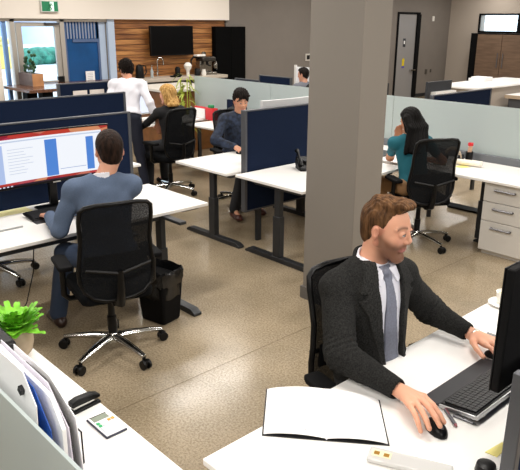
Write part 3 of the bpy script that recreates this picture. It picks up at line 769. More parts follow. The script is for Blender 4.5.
# ------------------------------------------------------------------ open notebook
t = thing('notebook', 'open notebook with blank white pages and black cover on foreground desk', 'notebook', (-1.33, 1.57, .73), 0)
def page(p00, p10, p11, p01, bulge, z0):
    def fn(u, v):
        x = (p00[0]*(1-u)*(1-v) + p10[0]*u*(1-v) + p11[0]*u*v + p01[0]*(1-u)*v); y = (p00[1]*(1-u)*(1-v) + p10[1]*u*(1-v) + p11[1]*u*v + p01[1]*(1-u)*v)
        return (x, y, z0 + bulge * math.sin(PI * min(1, .12 + u * .88)) ** .7)
    return fn
c = (-1.33, 1.57)
sub = lambda p: (p[0] - c[0], p[1] - c[1])
tl, bl, bc, br, tr, tc_ = map(sub, ((-1.605, 1.535), (-1.397, 1.318), (-1.225, 1.462), (-1.062, 1.60), (-1.255, 1.80), (-1.445, 1.69)))
MB().prism([tl, bl, bc, tc_], .001, .004).prism([tc_, bc, br, tr], .001, .004).build('cover', mat('notebook_black', '17171a', .55), t)
ins = lambda p, q, f: (p[0] + (q[0] - p[0]) * f, p[1] + (q[1] - p[1]) * f)
for a, b_, cc, dd in ((bc, bl, tl, tc_), (bc, br, tr, tc_)):
    b2 = ins(b_, cc, .02); c2 = ins(cc, b_, .02); b2 = ins(b2, a, .025); c2 = ins(c2, dd, .025)
    pg = MB().grid(page(a, b2, c2, dd, .014, .006), 16, 4, thick=(0, 0, -.003)).build('pages', m_paper, t, smooth=True)
    if b_ is bl:
        wr = MB()
        for i in range(6):
            u = .2 + i * .11
            f_ = page(a, b2, c2, dd, .014, .0063)
            p = Vector(f_(u, .09)); q_ = Vector(f_(u + .07, .09)); w = (q_ - p)
            pts_ = [p + w * (k / 6) + Vector((.004 * math.sin(k * 2.3 + i), 0, .0006)) for k in range(7)]
            wr.tube(pts_, .0007, 4)
        wr.build('pink_handwriting', mat('pink_ink', 'e79aa6', .6), pg)
MB().tube([(bc[0], bc[1], .008), (tc_[0], tc_[1], .008)], .003, 6).build('spine_fold', m_paper_lilac, t)
# ruler / clear tape case
t = thing('plastic_case', 'clear plastic case with a gold print next to the notebook', 'case', (-.96, 1.56, .73), math.radians(25))
MB().box(-.13, .14, -.035, .035, 0, .018).build('case', mat('clear_plastic', 'f2f1ee', .15, trans=.3), t, bevel=.006)
t_ = MB().box(-.118, -.055, -.014, .02, .0182, .019).build('paper_label', mat('cream_label', 'efe3c0', .5), t)
MB().box(-.112, -.094, -.006, .012, .0192, .0196).box(-.08, -.062, -.008, .01, .0192, .0196).build('gold_print', mat('gold_print', 'a97c28', .4, .4), t)
# pens
def pen(label, a, b, r, m, tipm):
    a, b = Vector(a), Vector(b); c0 = (a + b) / 2
    t = thing('pen', label, 'pen', (c0.x, c0.y, .73)); o = Vector((c0.x, c0.y, .73))
    d = (b - a).normalized()
    MB().tube([a - o, b - o], r, 10).build('barrel', m, t, smooth=True)
    MB().tube([b - o, b + d * .012 - o], [r, r * .35], 10).build('tip', tipm, t, smooth=True)
    MB().tube([a - o + Vector((0, 0, r)), a + d * .04 - o + Vector((0, 0, r))], .0015, 6).build('clip', tipm, t)
pen('dark grey pen with reddish end beside the mouse', (-1.05, 1.925, .7375), (-.972, 1.868, .7375), .0062, mat('pen_grey', '56565c', .35), mat('pen_red', '8c4048', .4))
pen('slim grey pen lying behind the keyboard corner', (-1.01, 1.915, .7355), (-.935, 1.925, .7355), .0048, mat('pen_grey2', '7c7c80', .35, .4), m_steel_dark)
pen('silver pen beside the coffee saucer behind the far hand', (-1.26, 2.62, .736), (-1.16, 2.62, .736), .005, m_silver, m_steel_dark)
t = MB().prism([(-.825, 1.81), (-.785, 1.815), (-.785, 1.88), (-.812, 1.905)], .7305, .733).build('sticky_note', mat('note_yellow', 'f0e48a', .6)); tag(recentre(t), 'yellow sticky note at right edge of foreground desk', 'sticky note')
t = MB().prism([(-3.36, 5.78), (-3.26, 5.78), (-3.22, 5.88), (-3.32, 5.9)], .7305, .733).build('sticky_note', mat('note_yellow', 'f0e48a', .6)); tag(recentre(t), 'yellow sticky note in front of the paper roll', 'sticky note')
t = MB().box(-4.75, -4.62, 1.4, 1.95, .7305, .733).build('sticky_note', mat('note_yellow2', 'f2ecb0', .6)); tag(recentre(t), 'pale yellow sheet under the wide left monitor', 'paper')
t = MB().lathe([(.03, 0), (.034, .02), (.03, .045), (.018, .05)], 16, Matrix.Translation((-.765, 1.70, .73))).build('tape_roll', m_black, smooth=True); tag(recentre(t), 'dark round object at the bottom edge of the foreground desk', 'tape roll')
# cup + saucer
t = thing('coffee_cup', 'white coffee cup at the far end of foreground desk', 'cup', (-1.368, 2.985, .742))
MB().lathe([(.02, .004), (.03, .006), (.04, .03), (.044, .062), (.041, .062), (.036, .03), (.02, .01), (.001, .009)], 28).build('bowl', mat('porcelain', 'f4f1ea', .2), t, smooth=True)
MB().tube([(.04, .0, .05), (.065, 0, .045), (.06, 0, .02), (.036, 0, .018)], .005, 8).build('handle', mat('porcelain', 'f4f1ea', .2), t, smooth=True)
MB().lathe([(.001, .045), (.0385, .045)], 24, cap=False).build('coffee', mat('crema', 'd9c9a4', .3), t)
t = MB().lathe([(.03, 0), (.045, .004), (.075, .012), (.078, .014), (.045, .008), (.001, .007)], 32).build('saucer', mat('porcelain', 'f4f1ea', .2), smooth=True); t.location = (-1.368, 2.985, .7305); tag(t, 'white saucer under the coffee cup', 'saucer')

# ------------------------------------------------------------------ bottom left worktop
t = thing('potted_plant', 'bright green leafy plant in a stone-coloured pot, bottom left', 'plant', (-2.53, .94, .73))
MB().lathe([(.04, 0), (.058, .02), (.068, .06), (.068, .1), (.062, .125), (.056, .125), (.054, .1)], 24).build('pot', mat('stone_pot', 'b9a68d', .7, noise=.2, nscale=12, bump=.2, bscale=30), t, smooth=True)
MB().lathe([(.001, .11), (.064, .11)], 20, cap=False).build('soil', mat('soil', '2c2118', .9), t)
m_leaf = mat('fresh_leaf', '8ad83a', .45, noise=.35, nscale=14)
random.seed(3)
for i in range(74):
    a = random.uniform(0, 2 * PI); el = random.uniform(.25, 1.35); L = random.uniform(.08, .15); w = random.uniform(.014, .022)
    dx, dy = math.cos(a), math.sin(a); sw = random.uniform(.8, 1.3)
    def fn(u, v):
        s = u * L; bend = u * u * .35; r = s * math.cos(el) + bend * L * .5; z = .11 + s * math.sin(el) - bend * L * .35
        ww = w * (.35 + 1.1 * math.sin(PI * min(1, .12 + u * .86))) * (1 + .28 * math.sin(u * 22)) * (2 * v - 1)
        return (dx * r - dy * ww, dy * r + dx * ww, z + abs(2 * v - 1) * .004 + .003 * math.sin(u * 22))
    MB().grid(fn, 14, 2).build('leaf', m_leaf, t, smooth=True)
# calculator
t = thing('calculator', 'silver pocket calculator with green and orange keys on worktop', 'calculator', (-1.815, .95, .73), math.radians(0))
MB().box(-.07, .075, -.042, .042, 0, .009).build('body', mat('calc_dark', '2a2c3c', .4), t, bevel=.004)
MB().box(-.066, .071, -.038, .038, .009, .0105).build('face_plate', mat('calc_face', 'd9dadb', .35, .3), t, bevel=.001)
MB().box(-.06, -.03, -.03, .03, .0105, .0115).build('display', mat('calc_lcd', '76806f', .3), t)
MB().box(-.064, -.061, -.033, .033, .0105, .0115).build('display_frame', m_black, t)
cols_k = ('calc_key', 'e4e6ee'), ('calc_green', '2aa865'), ('calc_orange', 'd99a2e')
for r in range(5):
    for q in range(5):
        kc = 0
        if r == 0 and q in (3, 4): kc = 2
        if r in (0, 1) and q == 0: kc = 1
        x = -.02 + r * .0175; y = -.03 + q * .0145
        MB().box(x, x + .013, y, y + .0115, .0105, .013).build('key', mat(cols_k[kc][0], cols_k[kc][1], .5), t, bevel=.001)
# stapler (black) beside
t = thing('stapler', 'black stapler with chrome strip beside the calculator', 'stapler', (-1.97, .95, .73), math.radians(96))
MB().box(-.055, .06, -.018, .018, 0, .012).build('base', m_black, t, bevel=.003)
MB().box(-.05, .055, -.009, .009, .016, .024).build('magazine', m_chrome, t)
MB().prism([(-.06, .028), (.06, .024), (.062, .036), (.03, .05), (-.03, .055), (-.06, .048)], -.016, .016, Matrix.Rotation(PI/2, 4, 'X')).build('arm', m_black, t, bevel=.004)
# upright papers
m_clip = mat('clip_black', '202022', .35, .2)
def sheet(name, label, y, pts, m, th=.004, lean=0., clip=None, cat='paper', curl=0.0):
    xs_ = [p[0] for p in pts]; cx = sum(xs_) / len(xs_)
    t = thing(name, label, cat, (cx, y, .73))
    S = Matrix(((1, 0, 0, 0), (0, 0, 1, 0), (0, 1, 0, 0), (0, 0, 0, 1)))
    K = Matrix.Rotation(lean, 4, 'X')
    b = MB(); b.prism([(p[0] - cx, p[1] - .73) for p in pts], -th/2, th/2, K @ S)
    b.build('sheet', m, t)
    if clip: MB().prism([(clip[0] - cx - .014, clip[1] - .73 - .004), (clip[0] - cx + .004, clip[1] - .73 - .016), (clip[0] - cx + .014, clip[1] - .73 + .004), (clip[0] - cx - .004, clip[1] - .73 + .014)], -th/2 - .012, th/2 + .004, K @ S).build('binder_clip', m_clip, t, bevel=.001)
    return t
GS = 'papers standing upright on the bottom left worktop'
for lb, y, pts, m, cl in (
    ('white sheet with a black binder clip, nearest the corner glass', .61, [(-2.0, .735), (-1.60, .735), (-1.56, 1.08), (-1.63, 1.16), (-2.0, 1.16)], m_paper, (-1.64, 1.10)),
    ('blue folder behind the clipped white sheet', .635, [(-1.78, .735), (-1.53, .735), (-1.54, 1.0), (-1.63, 1.10), (-1.78, 1.12)], mat('folder_blue', '1a4fa8', .5), None),
    ('thick white stack of sheets right behind the blue folder', .665, [(-2.0, .735), (-1.53, .735), (-1.52, 1.0), (-1.58, 1.08), (-1.98, 1.10)], m_paper, None),
    ('pale sheet with slightly bent top in the middle of the papers', .69, [(-2.0, .735), (-1.53, .735), (-1.545, .98), (-1.66, 1.08), (-2.0, 1.09)], m_paper_lilac, None),
    ('thin dark divider card between the upright papers', .71, [(-1.9, .735), (-1.56, .735), (-1.58, .97), (-1.72, 1.06), (-1.86, 1.06)], mat('card_dark', '3c3a3c', .6), None),
    ('white sheet behind the dark divider card', .73, [(-2.02, .735), (-1.55, .735), (-1.58, .98), (-1.74, 1.055), (-2.0, 1.06)], m_paper, None),
    ('second dark divider card, nearer the stapler', .75, [(-1.92, .735), (-1.66, .735), (-1.69, .94), (-1.79, 1.0), (-1.9, 1.0)], mat('card_dark', '3c3a3c', .6), None),
    ('lilac-white sheet standing furthest back, beside the stapler', .775, [(-2.05, .735), (-1.67, .735), (-1.70, .9), (-1.79, .97), (-2.05, .98)], m_paper_lilac, None)):
    s = sheet('paper', lb, y, pts, m, th=.012 if 'thick' in lb else .003, clip=cl); s['group'] = GS
t = thing('paper_sorter', 'dark wire sorter holding the upright papers', 'sorter', (-1.8, .69, .73))
b = MB()
for yy in (-.11, -.04, .03, .1): b.tube([(-.2, yy, .003), (-.2, yy, .12), (.12, yy, .12), (.12, yy, .003)], .003, 6)
b.tube([(-.2, -.11, .003), (-.2, .1, .003)], .003, 6).tube([(.12, -.11, .003), (.12, .1, .003)], .003, 6); b.build('wire', m_black, t)
t = thing('file_box', 'black rounded file box between the plant and the white papers', 'box', (-2.3, .77, .73))
MB().prism([(-.2, 0), (.14, 0), (.16, .2), (.12, .25), (-.2, .27)], -.035, .035, Matrix.Rotation(PI/2, 4, 'X')).build('box', m_black, t, bevel=.012)
MB().lathe([(.012, -.001), (.012, .003)], 14, Matrix.Translation((.05, -.036, .14)) @ Matrix.Rotation(PI/2, 4, 'X')).build('finger_hole_rim', m_silver, t)
for i, (x0, x1, lb) in enumerate(((-1.72, -1.45, 'faintly printed sheet lying right of the calculator'), (-1.45, -1.3, 'blank sheet at the worktop end near the frame bottom'))):
    o = MB().prism([(x0, .68), (x1, .66), (x1 + .01, .985), (x0 + .02, 1.0)], .7306 + i * .0008, .7312 + i * .0008).build('paper', m_paper); tag(recentre(o), lb, 'paper')

# ------------------------------------------------------------------ waste bin
t = thing('waste_bin', 'black waste bin with a bin liner beside the chair of the blue-suited man', 'bin', (-3.70, 2.45, 0), math.radians(12))
b = MB(); b.box(-.14, .14, -.11, .11, 0, .36, None, .82)
b.build('bin_body', m_black_matte, t, bevel=.02)
def linr(u, v):
    a = 2 * PI * u; n = 4.0; cx_ = abs(math.cos(a)) ** (2/n) * (1 if math.cos(a) > 0 else -1); cy_ = abs(math.sin(a)) ** (2/n) * (1 if math.sin(a) > 0 else -1)
    rr = [1.0, 1.05, 1.07, 1.0, .93, .9][min(5, int(v * 5 + .01))]; zz = [.3, .34, .4, .415, .38, .2][min(5, int(v * 5 + .01))]
    j = 1 + .03 * math.sin(a * 17 + v * 9)
    return (.15 * cx_ * rr * j, .12 * cy_ * rr * j, zz + .006 * math.sin(a * 9))
MB().grid(linr, 72, 5).build('bin_liner', mat('liner_black', '0c0c0d', .25), t, smooth=True)
# ------------------------------------------------------------------ phone on middle desk
t = thing('desk_phone', 'black desk phone leaning by the navy middle screen', 'phone', (-4.30, 4.62, .73), math.radians(-30))
K = Matrix.Rotation(math.radians(35), 4, 'Y')
MB().box(-.02, .16, -.1, .1, .0, .02).prism([(0, 0), (.14, 0), (.0, .12)], -.1, .1, Matrix.Rotation(PI/2, 4, 'X')).build('body', m_black, t, bevel=.006)
MB().tube([(.13, -.085, .05), (.09, -.085, .1), (.02, -.085, .155), (-.02, -.085, .17)], [.022, .013, .013, .024], 10).build('handset', m_black, t, smooth=True)
MB().box(.03, .08, -.04, .06, .085, .09, None).build('phone_display', m_frame_grey, t)
MB().tube([(-.02, -.085, .15), (-.05, -.09, .06), (-.03, -.09, .02), (.0, -.08, .01)], .004, 6).build('cord', m_black, t)

# ------------------------------------------------------------------ red things, left glass desk
t = thing('paper_holder', 'red holder with white cards under the left frosted screen', 'holder', (-7.68, 5.98, .73))
MB().box(-.17, .12, -.02, .02, 0, .17).build('back_card', mat('bright_red', 'd3202a', .5), t); MB().box(-.16, .09, -.03, -.021, .005, .15).build('white_cards', m_paper, t)
t = thing('gift_bag', 'red box with a green top beside the white cards', 'box', (-7.47, 5.98, .73))
MB().box(-.08, .09, -.05, .05, 0, .17).build('box', mat('bright_red', 'd3202a', .5), t, bevel=.005); MB().box(-.05, .04, -.03, .03, .17, .215).build('green_top', mat('bright_green', '1f8f55', .5), t, bevel=.01)
t = MB().lathe([(.03, 0), (.03, .11), (.012, .15), (.012, .17)], 14, Matrix.Translation((-7.95 + .1, 5.9, .73))).build('bottle', mat('clear_bottle', 'c9d6d8', .15, trans=.4), smooth=True); tag(recentre(t), 'small clear bottle left of the white cards', 'bottle')
t = thing('desk_phone', 'dark phone on the desk right of the red box', 'phone', (-7.05, 5.95, .73))
MB().prism([(-.09, 0), (.09, 0), (.09, .03), (-.07, .09)], -.08, .08, Matrix.Rotation(PI/2, 4, 'X')).build('body', m_black, t, bevel=.004); MB().tube([(-.06, -.05, .1), (.08, -.05, .05)], .016, 8).build('handset', m_black, t)
t = thing('backpack', 'black backpack on the desk behind the man in dark jacket', 'backpack', (-6.72, 5.75, .73))
MB().ell((0, 0, .13), (.16, .1, .15), 20).ell((.0, -.08, .1), (.11, .05, .09), 16).build('pack', mat('pack_black', '16171b', .8), t, smooth=True)
MB().tube([(-.03, 0, .26), (0, 0, .3), (.03, 0, .26)], .008, 6).build('loop', m_black, t)
o = MB().box(-7.17, -6.78, 6.02, 6.06, .735, 1.05).build('document_holder', m_navy, bevel=.004); tag(recentre(o), 'small upright navy board on the desk left of the dark-haired man', 'board')

# ------------------------------------------------------------------ right glass desk
t = MB().tube([(-3.42, 5.87, .765), (-3.14, 5.95, .765)], .03, 16).build('paper_roll', mat('roll_cream', 'ece5d8', .6), smooth=True); tag(recentre(t), 'white roll of paper lying on the long desk at right', 'paper roll')
t = thing('pen_holder', 'black pen holder with red-topped marker by the frosted glass', 'pen holder', (-3.40, 6.15, .73))
MB().lathe([(.035, 0), (.04, .1), (.036, .1), (.03, .01)], 16).build('cup', m_black, t, smooth=True)
MB().tube([(0, 0, .05), (.0, .01, .16)], .022, 10).build('marker', mat('marker_beige', 'caa58a', .5), t); MB().tube([(0, .01, .16), (0, .01, .19)], .028, 10).build('red_cap', mat('bright_red', 'd3202a', .5), t)
t = thing('headphones', 'grey-beige headphones resting on the long desk behind the paper roll', 'headphones', (-3.51, 6.02, .73))
MB().tube([(.08 * math.cos(a), 0, .055 + .08 * math.sin(a)) for a in [k * PI / 12 for k in range(-1, 14)]], .012, 8, flat=1.6).build('headband', mat('headband_beige', 'b9a68f', .5), t, smooth=True)
for s in (-1, 1): MB().ell((s * .075, 0, .04), (.02, .035, .04), 12).build('ear_cup', m_black, t, smooth=True)
t = MB().lathe([(.03, 0), (.032, .07), (.024, .075)], 12, Matrix.Translation((-3.455, 6.09, .73))).build('small_pot', mat('dark_pot', '25262a', .5), smooth=True); tag(recentre(t), 'small dark pot between headphones and pen holder', 'pot')
t = MB().tube([(-3.55, 5.72, .74), (-3.42, 5.75, .74)], .008, 8).build('marker_pen', mat('marker_green', '4d7f4a', .5)); tag(recentre(t), 'green marker on the long desk beside the chair back', 'pen')

# ------------------------------------------------------------------ far end: kitchen
m_ctr = mat('stone_counter', 'c3b7a8', .4, noise=.1, nscale=9)
t = thing('kitchen_counter', 'stone-topped kitchen counter below the wall television', 'counter', (-10.92, 7.8, 0))
MB().box(-.27, .27, -1.3, 1.18, .99, 1.05).build('countertop', m_ctr, t, bevel=.004)
MB().box(-.25, .2, -1.28, 1.16, 0, .99).build('cabinet_body', mat('dark_cabinet', '2a2623', .5), t)
for k in range(4): dd = MB().box(.2, .22, -1.26 + k * .61, -.68 + k * .61, .1, .95).build('cabinet_door', mat('dark_cabinet2', '35302c', .45), t, bevel=.003); MB().box(.22, .235, -.76 + k * .61, -.74 + k * .61, .6, .8).build('handle', m_silver, dd)
t = thing('kitchen_island', 'pale kitchen island behind the blonde woman', 'counter', (-9.3, 6.55, 0))
MB().box(-.5, .6, -.5, .65, 1.01, 1.05).build('countertop', mat('island_pale', 'd8d2c8', .35), t, bevel=.004)
MB().box(-.42, .5, -.42, .57, 0, 1.01).build('island_base', mat('island_wood', '8a5a2c', .5, noise=.3, nscale=8), t)
t = thing('television', 'black television hanging on the cedar wall', 'television', (XW + .12, 7.88, 1.45))
MB().box(-.02, .04, -.515, .515, 0, .565).build('casing', m_black, t, bevel=.005); MB().box(.04, .042, -.5, .5, .02, .55).build('screen', mat('tv_glass', '020203', .35, spec=.12), t); MB().box(-.12, -.02, -.15, .15, .15, .4).build('wall_mount', m_black_matte, t)
t = thing('tall_cabinet', 'tall matte black cabinet at the end of the kitchen counter', 'cabinet', (-11.13, 9.46, 0))
m_tall = mat('matte_black_door', '040404', .85, spec=.08)
MB().box(-.06, .04, -.46, .4, 0, 2.0).build('cabinet_body', m_tall, t)
for a, b_ in ((-.45, -.03), (-.02, .39)): dd = MB().box(.04, .06, a, b_, .04, 2.0).build('cabinet_door', m_tall, t, bevel=.003)
t = thing('kettle', 'black electric kettle on the kitchen counter', 'kettle', (-11.0, 7.05, 1.05))
MB().lathe([(.08, 0), (.085, .02), (.075, .18), (.06, .24), (.02, .26)], 18).build('jug', m_black, t, smooth=True); MB().tube([(.02, .06, .23), (.02, .13, .22), (.02, .14, .1), (.02, .08, .04)], .012, 8).build('handle', m_black, t, smooth=True); MB().lathe([(.09, 0), (.09, .015)], 18).build('power_base', m_black, t)
t = thing('faucet', 'tall chrome gooseneck faucet on the kitchen counter', 'faucet', (-11.05, 7.5, 1.05))
MB().tube([(0, 0, 0), (0, 0, .3)] + [(0, .07 - .07 * math.cos(a), .3 + .07 * math.sin(a)) for a in [k * PI / 8 for k in range(1, 9)]] + [(0, .14, .22)], .014, 8).build('spout', m_chrome, t, smooth=True); MB().tube([(0, -.02, .05), (.05, -.06, .1)], .009, 6).build('lever', m_chrome, t)
def simple(nm, lb, cat, loc, prof, m, parts=()):
    t = thing(nm, lb, cat, loc); MB().lathe(prof, 16).build('body', m, t, smooth=True)
    for pn, pm, f in parts: f(MB()).build(pn, pm, t, smooth=True)
    return t
simple('soap_bottle', 'slim clear bottle between kettle and faucet', 'bottle', (-11.0, 7.33, 1.05), [(.03, 0), (.03, .12), (.012, .16), (.012, .2)], mat('clear_bottle', 'c9d6d8', .15, trans=.4), (('pump', m_silver, lambda b: b.tube([(0, 0, .2), (0, 0, .23), (.04, 0, .23)], .006, 6)),))
simple('coffee_grinder', 'small black grinder on its base, right of the faucet', 'grinder', (-11.0, 7.95, 1.05), [(.09, 0), (.09, .03), (.05, .04), (.06, .14), (.055, .15)], m_black, (('lid', m_black, lambda b: b.lathe([(.055, .15), (.03, .18)], 14)),))
simple('saucer_stack', 'low dark tray at the counter edge beside the grinder', 'tray', (-10.8, 7.75, 1.05), [(.1, 0), (.12, .02), (.1, .02)], m_black_matte)
simple('vase', 'round white vase left of the coffee machine', 'vase', (-10.95, 8.17, 1.05), [(.03, 0), (.04, .1), (.075, .15), (.085, .2), (.05, .25), (.03, .26)], mat('porcelain', 'f4f1ea', .2))
simple('canister', 'short dark canister between the vase and the coffee machine', 'canister', (-10.8, 8.3, 1.05), [(.06, 0), (.06, .13), (.05, .14)], m_black)
simple('milk_jug', 'small white jug in front of the coffee machine', 'jug', (-10.72, 8.4, 1.05), [(.04, 0), (.055, .05), (.035, .12), (.04, .13)], mat('porcelain', 'f4f1ea', .2))
t = thing('coffee_machine', 'chrome espresso machine at the right end of the kitchen counter', 'coffee machine', (-10.93, 8.62, 1.05))
m_cm = mat('machine_steel', '9c9890', .22, .9)
MB().box(-.12, .14, -.17, .19, .0, .06).box(-.14, .0, -.15, .17, .06, .3).build('body', m_cm, t, bevel=.012)
MB().box(-.14, .12, -.16, .18, .27, .36).build('top_housing', mat('machine_dark', '4a4743', .3, .7), t, bevel=.02)
MB().lathe([(.045, 0), (.05, .08), (.03, .1)], 16, Matrix.Translation((.0, -.05, .36))).build('bean_hopper', m_cm, t, smooth=True)
MB().tube([(.08, -.02, .27), (.08, -.02, .2)], .03, 10).tube([(.08, -.02, .2), (.2, -.04, .19)], .012, 8).build('portafilter', m_black, t, smooth=True)
MB().tube([(.05, .2, .3), (.08, .24, .22), (.08, .23, .1)], .008, 6).build('steam_wand', m_chrome, t)
MB().tube([(-.02, -.16, .33), (-.02, -.3, .36), (-.02, -.36, .3), (-.0, -.38, .22)], [.02, .022, .02, .014], 8).build('arm', m_black, t, smooth=True)
MB().box(-.05, .08, -.28, -.06, .37, .41).build('white_cloth', mat('porcelain', 'f4f1ea', .2), t, bevel=.01)
MB().ell((.02, .24, .18), (.04, .05, .07), 12).build('side_dial', m_cm, t, smooth=True)

# tall wooden table with planter by the exit
t = thing('high_table', 'dark wooden high table by the exit door', 'table', (-10.6, 5.4, 0))
m_tw = mat('table_walnut', '6f4a36', .25, noise=.35, nscale=5, stretch=(1, 8, 1))
MB().box(-.58, .5, -.98, 1.1, 1.0, 1.05).build('tabletop', m_tw, t, bevel=.005)
for x, y in ((-.35, -.6), (.25, -.6), (-.35, .9), (.25, .9)): MB().box(x - .09, x + .09, y - .09, y + .09, 0, 1.0).build('leg', m_black_matte, t)
t = thing('planter_box', 'weathered wooden box planter on the high table', 'planter', (-10.97, 4.83, 1.05))
MB().box(-.32, .3, -.09, .1, 0, .2).build('box_side', mat('weathered_wood', '8d7f7c', .7, noise=.3, nscale=6), t, bevel=.004); MB().box(.3, .315, -.09, .1, 0, .2).build('end_board', mat('raw_pine', 'c0895a', .6, noise=.2, nscale=8), t)
m_lf2 = mat('dark_leaf', '2f5a34', .5, noise=.4, nscale=8)
for i in range(26):
    a = random.uniform(0, 6.28); h = random.uniform(.06, .3) * (1.3 if i % 3 == 0 else .7); x = random.uniform(-.2, .24)
    b = MB(); b.tube([(x, 0, .18), (x + .03 * math.cos(a), .03 * math.sin(a), .2 + h)], .004, 4); b.ell((x + .04 * math.cos(a), .04 * math.sin(a), .2 + h), (.04, .025, .03), 8); b.build('leaf', m_lf2, t, smooth=True)
t = thing('notice', 'white printed notice on the blue glazed panel', 'notice', (XW - .02, 6.11, 1.02)); MB().box(-.002, .01, -.09, .09, 0, .19).build('sheet', m_paper, t); b = MB()
for k in range(5): b.box(.0101, .011, -.06, .05, .03 + k * .03, .038 + k * .03)
b.build('printed_lines', mat('print_grey', 'a9abb0', .6), t)
for y0, y1, lb in ((3.87, 4.06, 'white card on the furthest navy screen, left one'), (4.10, 4.30, 'white card on the furthest navy screen, right one')):
    o = MB().box(-7.572, -7.565, y0, y1, 1.1, 1.27).build('card', mat('warm_card', 'e6dcd4', .7)); tag(recentre(o), lb, 'card')
# bamboo-like plant
t = thing('potted_plant', 'tall yellow-green plant in a pot left of the frosted glass', 'plant', (-8.28, 6.12, 0))
MB().lathe([(.1, 0), (.14, .3), (.13, .3), (.12, .27)], 16).build('pot', mat('dark_pot', '25262a', .5), t, smooth=True)
m_lf3 = mat('yellow_green_leaf', 'a8b53c', .45, noise=.4, nscale=6)
for i in range(7):
    a = random.uniform(0, 6.28); x, y = .05 * math.cos(a), .05 * math.sin(a); h = random.uniform(1.1, 1.35)
    MB().tube([(x, y, .2), (x * 1.5, y * 1.5, h)], .008, 6).build('stem', m_lf3, t)
for i in range(60):
    a = random.uniform(0, 6.28); z = random.uniform(.5, 1.35); L = random.uniform(.12, .24); dx, dy = math.cos(a), math.sin(a); up = random.uniform(.1, .8)
    def fn(u, v):
        r = .04 + L * u; w = .016 * math.sin(PI * (.08 + .9 * u)) * (2 * v - 1); return (dx * r - dy * w, dy * r + dx * w, z + L * (up * u - .9 * u * u))
    MB().grid(fn, 6, 1).build('leaf', m_lf3, t, smooth=True)

# ------------------------------------------------------------------ right background
m_wd = mat('cupboard_wood', '7d6552', .5, noise=.3, nscale=3, stretch=(1, 1, 9))
t = thing('cupboard', 'wood-fronted wall cupboards under the high windows', 'cupboard', (-8.6, 18.0, 0))
MB().box(-1.62, -1.4, -.14, .2, 0, 1.83).build('black_side_panel', m_black_matte, t)
for k in range(5):
    x0 = -1.4 + k * .76 - (.0 if k else 0); dd = MB().box(x0 + .006, x0 + .754, -.16, -.13, .05, 1.8).build('cupboard_door', m_wd, t)
    hx = x0 + .68 if k % 2 == 0 else x0 + .08
    MB().tube([(hx, -.18, .9), (hx, -.18, 1.3)], .012, 6).build('handle', mat('handle_grey', '77767a', .35, .7), dd)
MB().box(-1.4, 2.45, -.13, .2, 0, 1.83).build('carcass', m_black_matte, t)
t = thing('table', 'white-topped high table near the back wall cupboards', 'table', (-6.1, 11.4, 0))
MB().box(-.5, .42, -1.07, 1.6, 1.02, 1.05).build('tabletop', m_white_lam, t, bevel=.004); MB().box(-.45, .36, -1.0, 1.5, 0, 1.02).build('base', m_beige_paint, t)
t = thing('table', 'long pale-edged worktop at the right frame edge, beyond the glass', 'table', (-4.45, 11.0, 0))
MB().box(-1.15, 1.1, .15, 1.4, .87, .9).build('tabletop', m_white_lam, t); MB().box(-1.15, 1.1, .14, .15, .84, .9).build('wood_edge', mat('beige_edge', 'b8a48c', .6), t); MB().box(-1.1, 1.05, .2, 1.3, 0, .87).build('base', m_frame_grey, t)
t = thing('paper_stack', 'stack of white paper on the table before the cupboards', 'paper', (-6.45, 11.85, 1.05)); MB().box(-.18, .15, -.2, .12, 0, .05).build('sheets', m_paper, t, bevel=.003); MB().box(-.15, .16, -.15, .1, .051, .075).build('top_sheets', m_paper, t, bevel=.002)
t = thing('tap', 'small metal tap on the worktop beyond the glass at right', 'tap', (-5.2, 11.5, .9)); MB().tube([(0, 0, 0), (0, 0, .12), (.06, 0, .14)], .012, 6).build('spout', m_silver, t)
t = thing('white_board', 'white standing board just left of the pillar', 'board', (-8.4, 9.0, 0))
MB().box(-.3, .28, -.012, .012, .5, 1.31).build('board', mat('whiteboard_white', 'eef0f4', .3), t); b = MB().box(-.32, -.28, -.02, .02, 0, 1.34); b.build('post', m_white_edge, t); MB().box(.26, .3, -.02, .02, 0, 1.33).build('post', m_white_edge, t)
# cable under the left desk
o = MB().tube([(-4.1, 1.72, .7), (-4.12, 1.7, .45), (-4.2, 1.66, .2), (-4.3, 1.62, .03), (-4.22, 1.6, .006), (-4.1, 1.5, .006)], .004, 6).build('cable', m_black, smooth=True); tag(recentre(o), 'thin black cable hanging under the left desk', 'cable')
o = MB().tube([(-4.1, 2.78, .7), (-4.15, 2.8, .62), (-4.3, 2.9, .6), (-4.4, 2.95, .7)], .004, 6).build('cable', m_black, smooth=True); tag(recentre(o), 'short black cable looped under the right end of the left desk', 'cable')
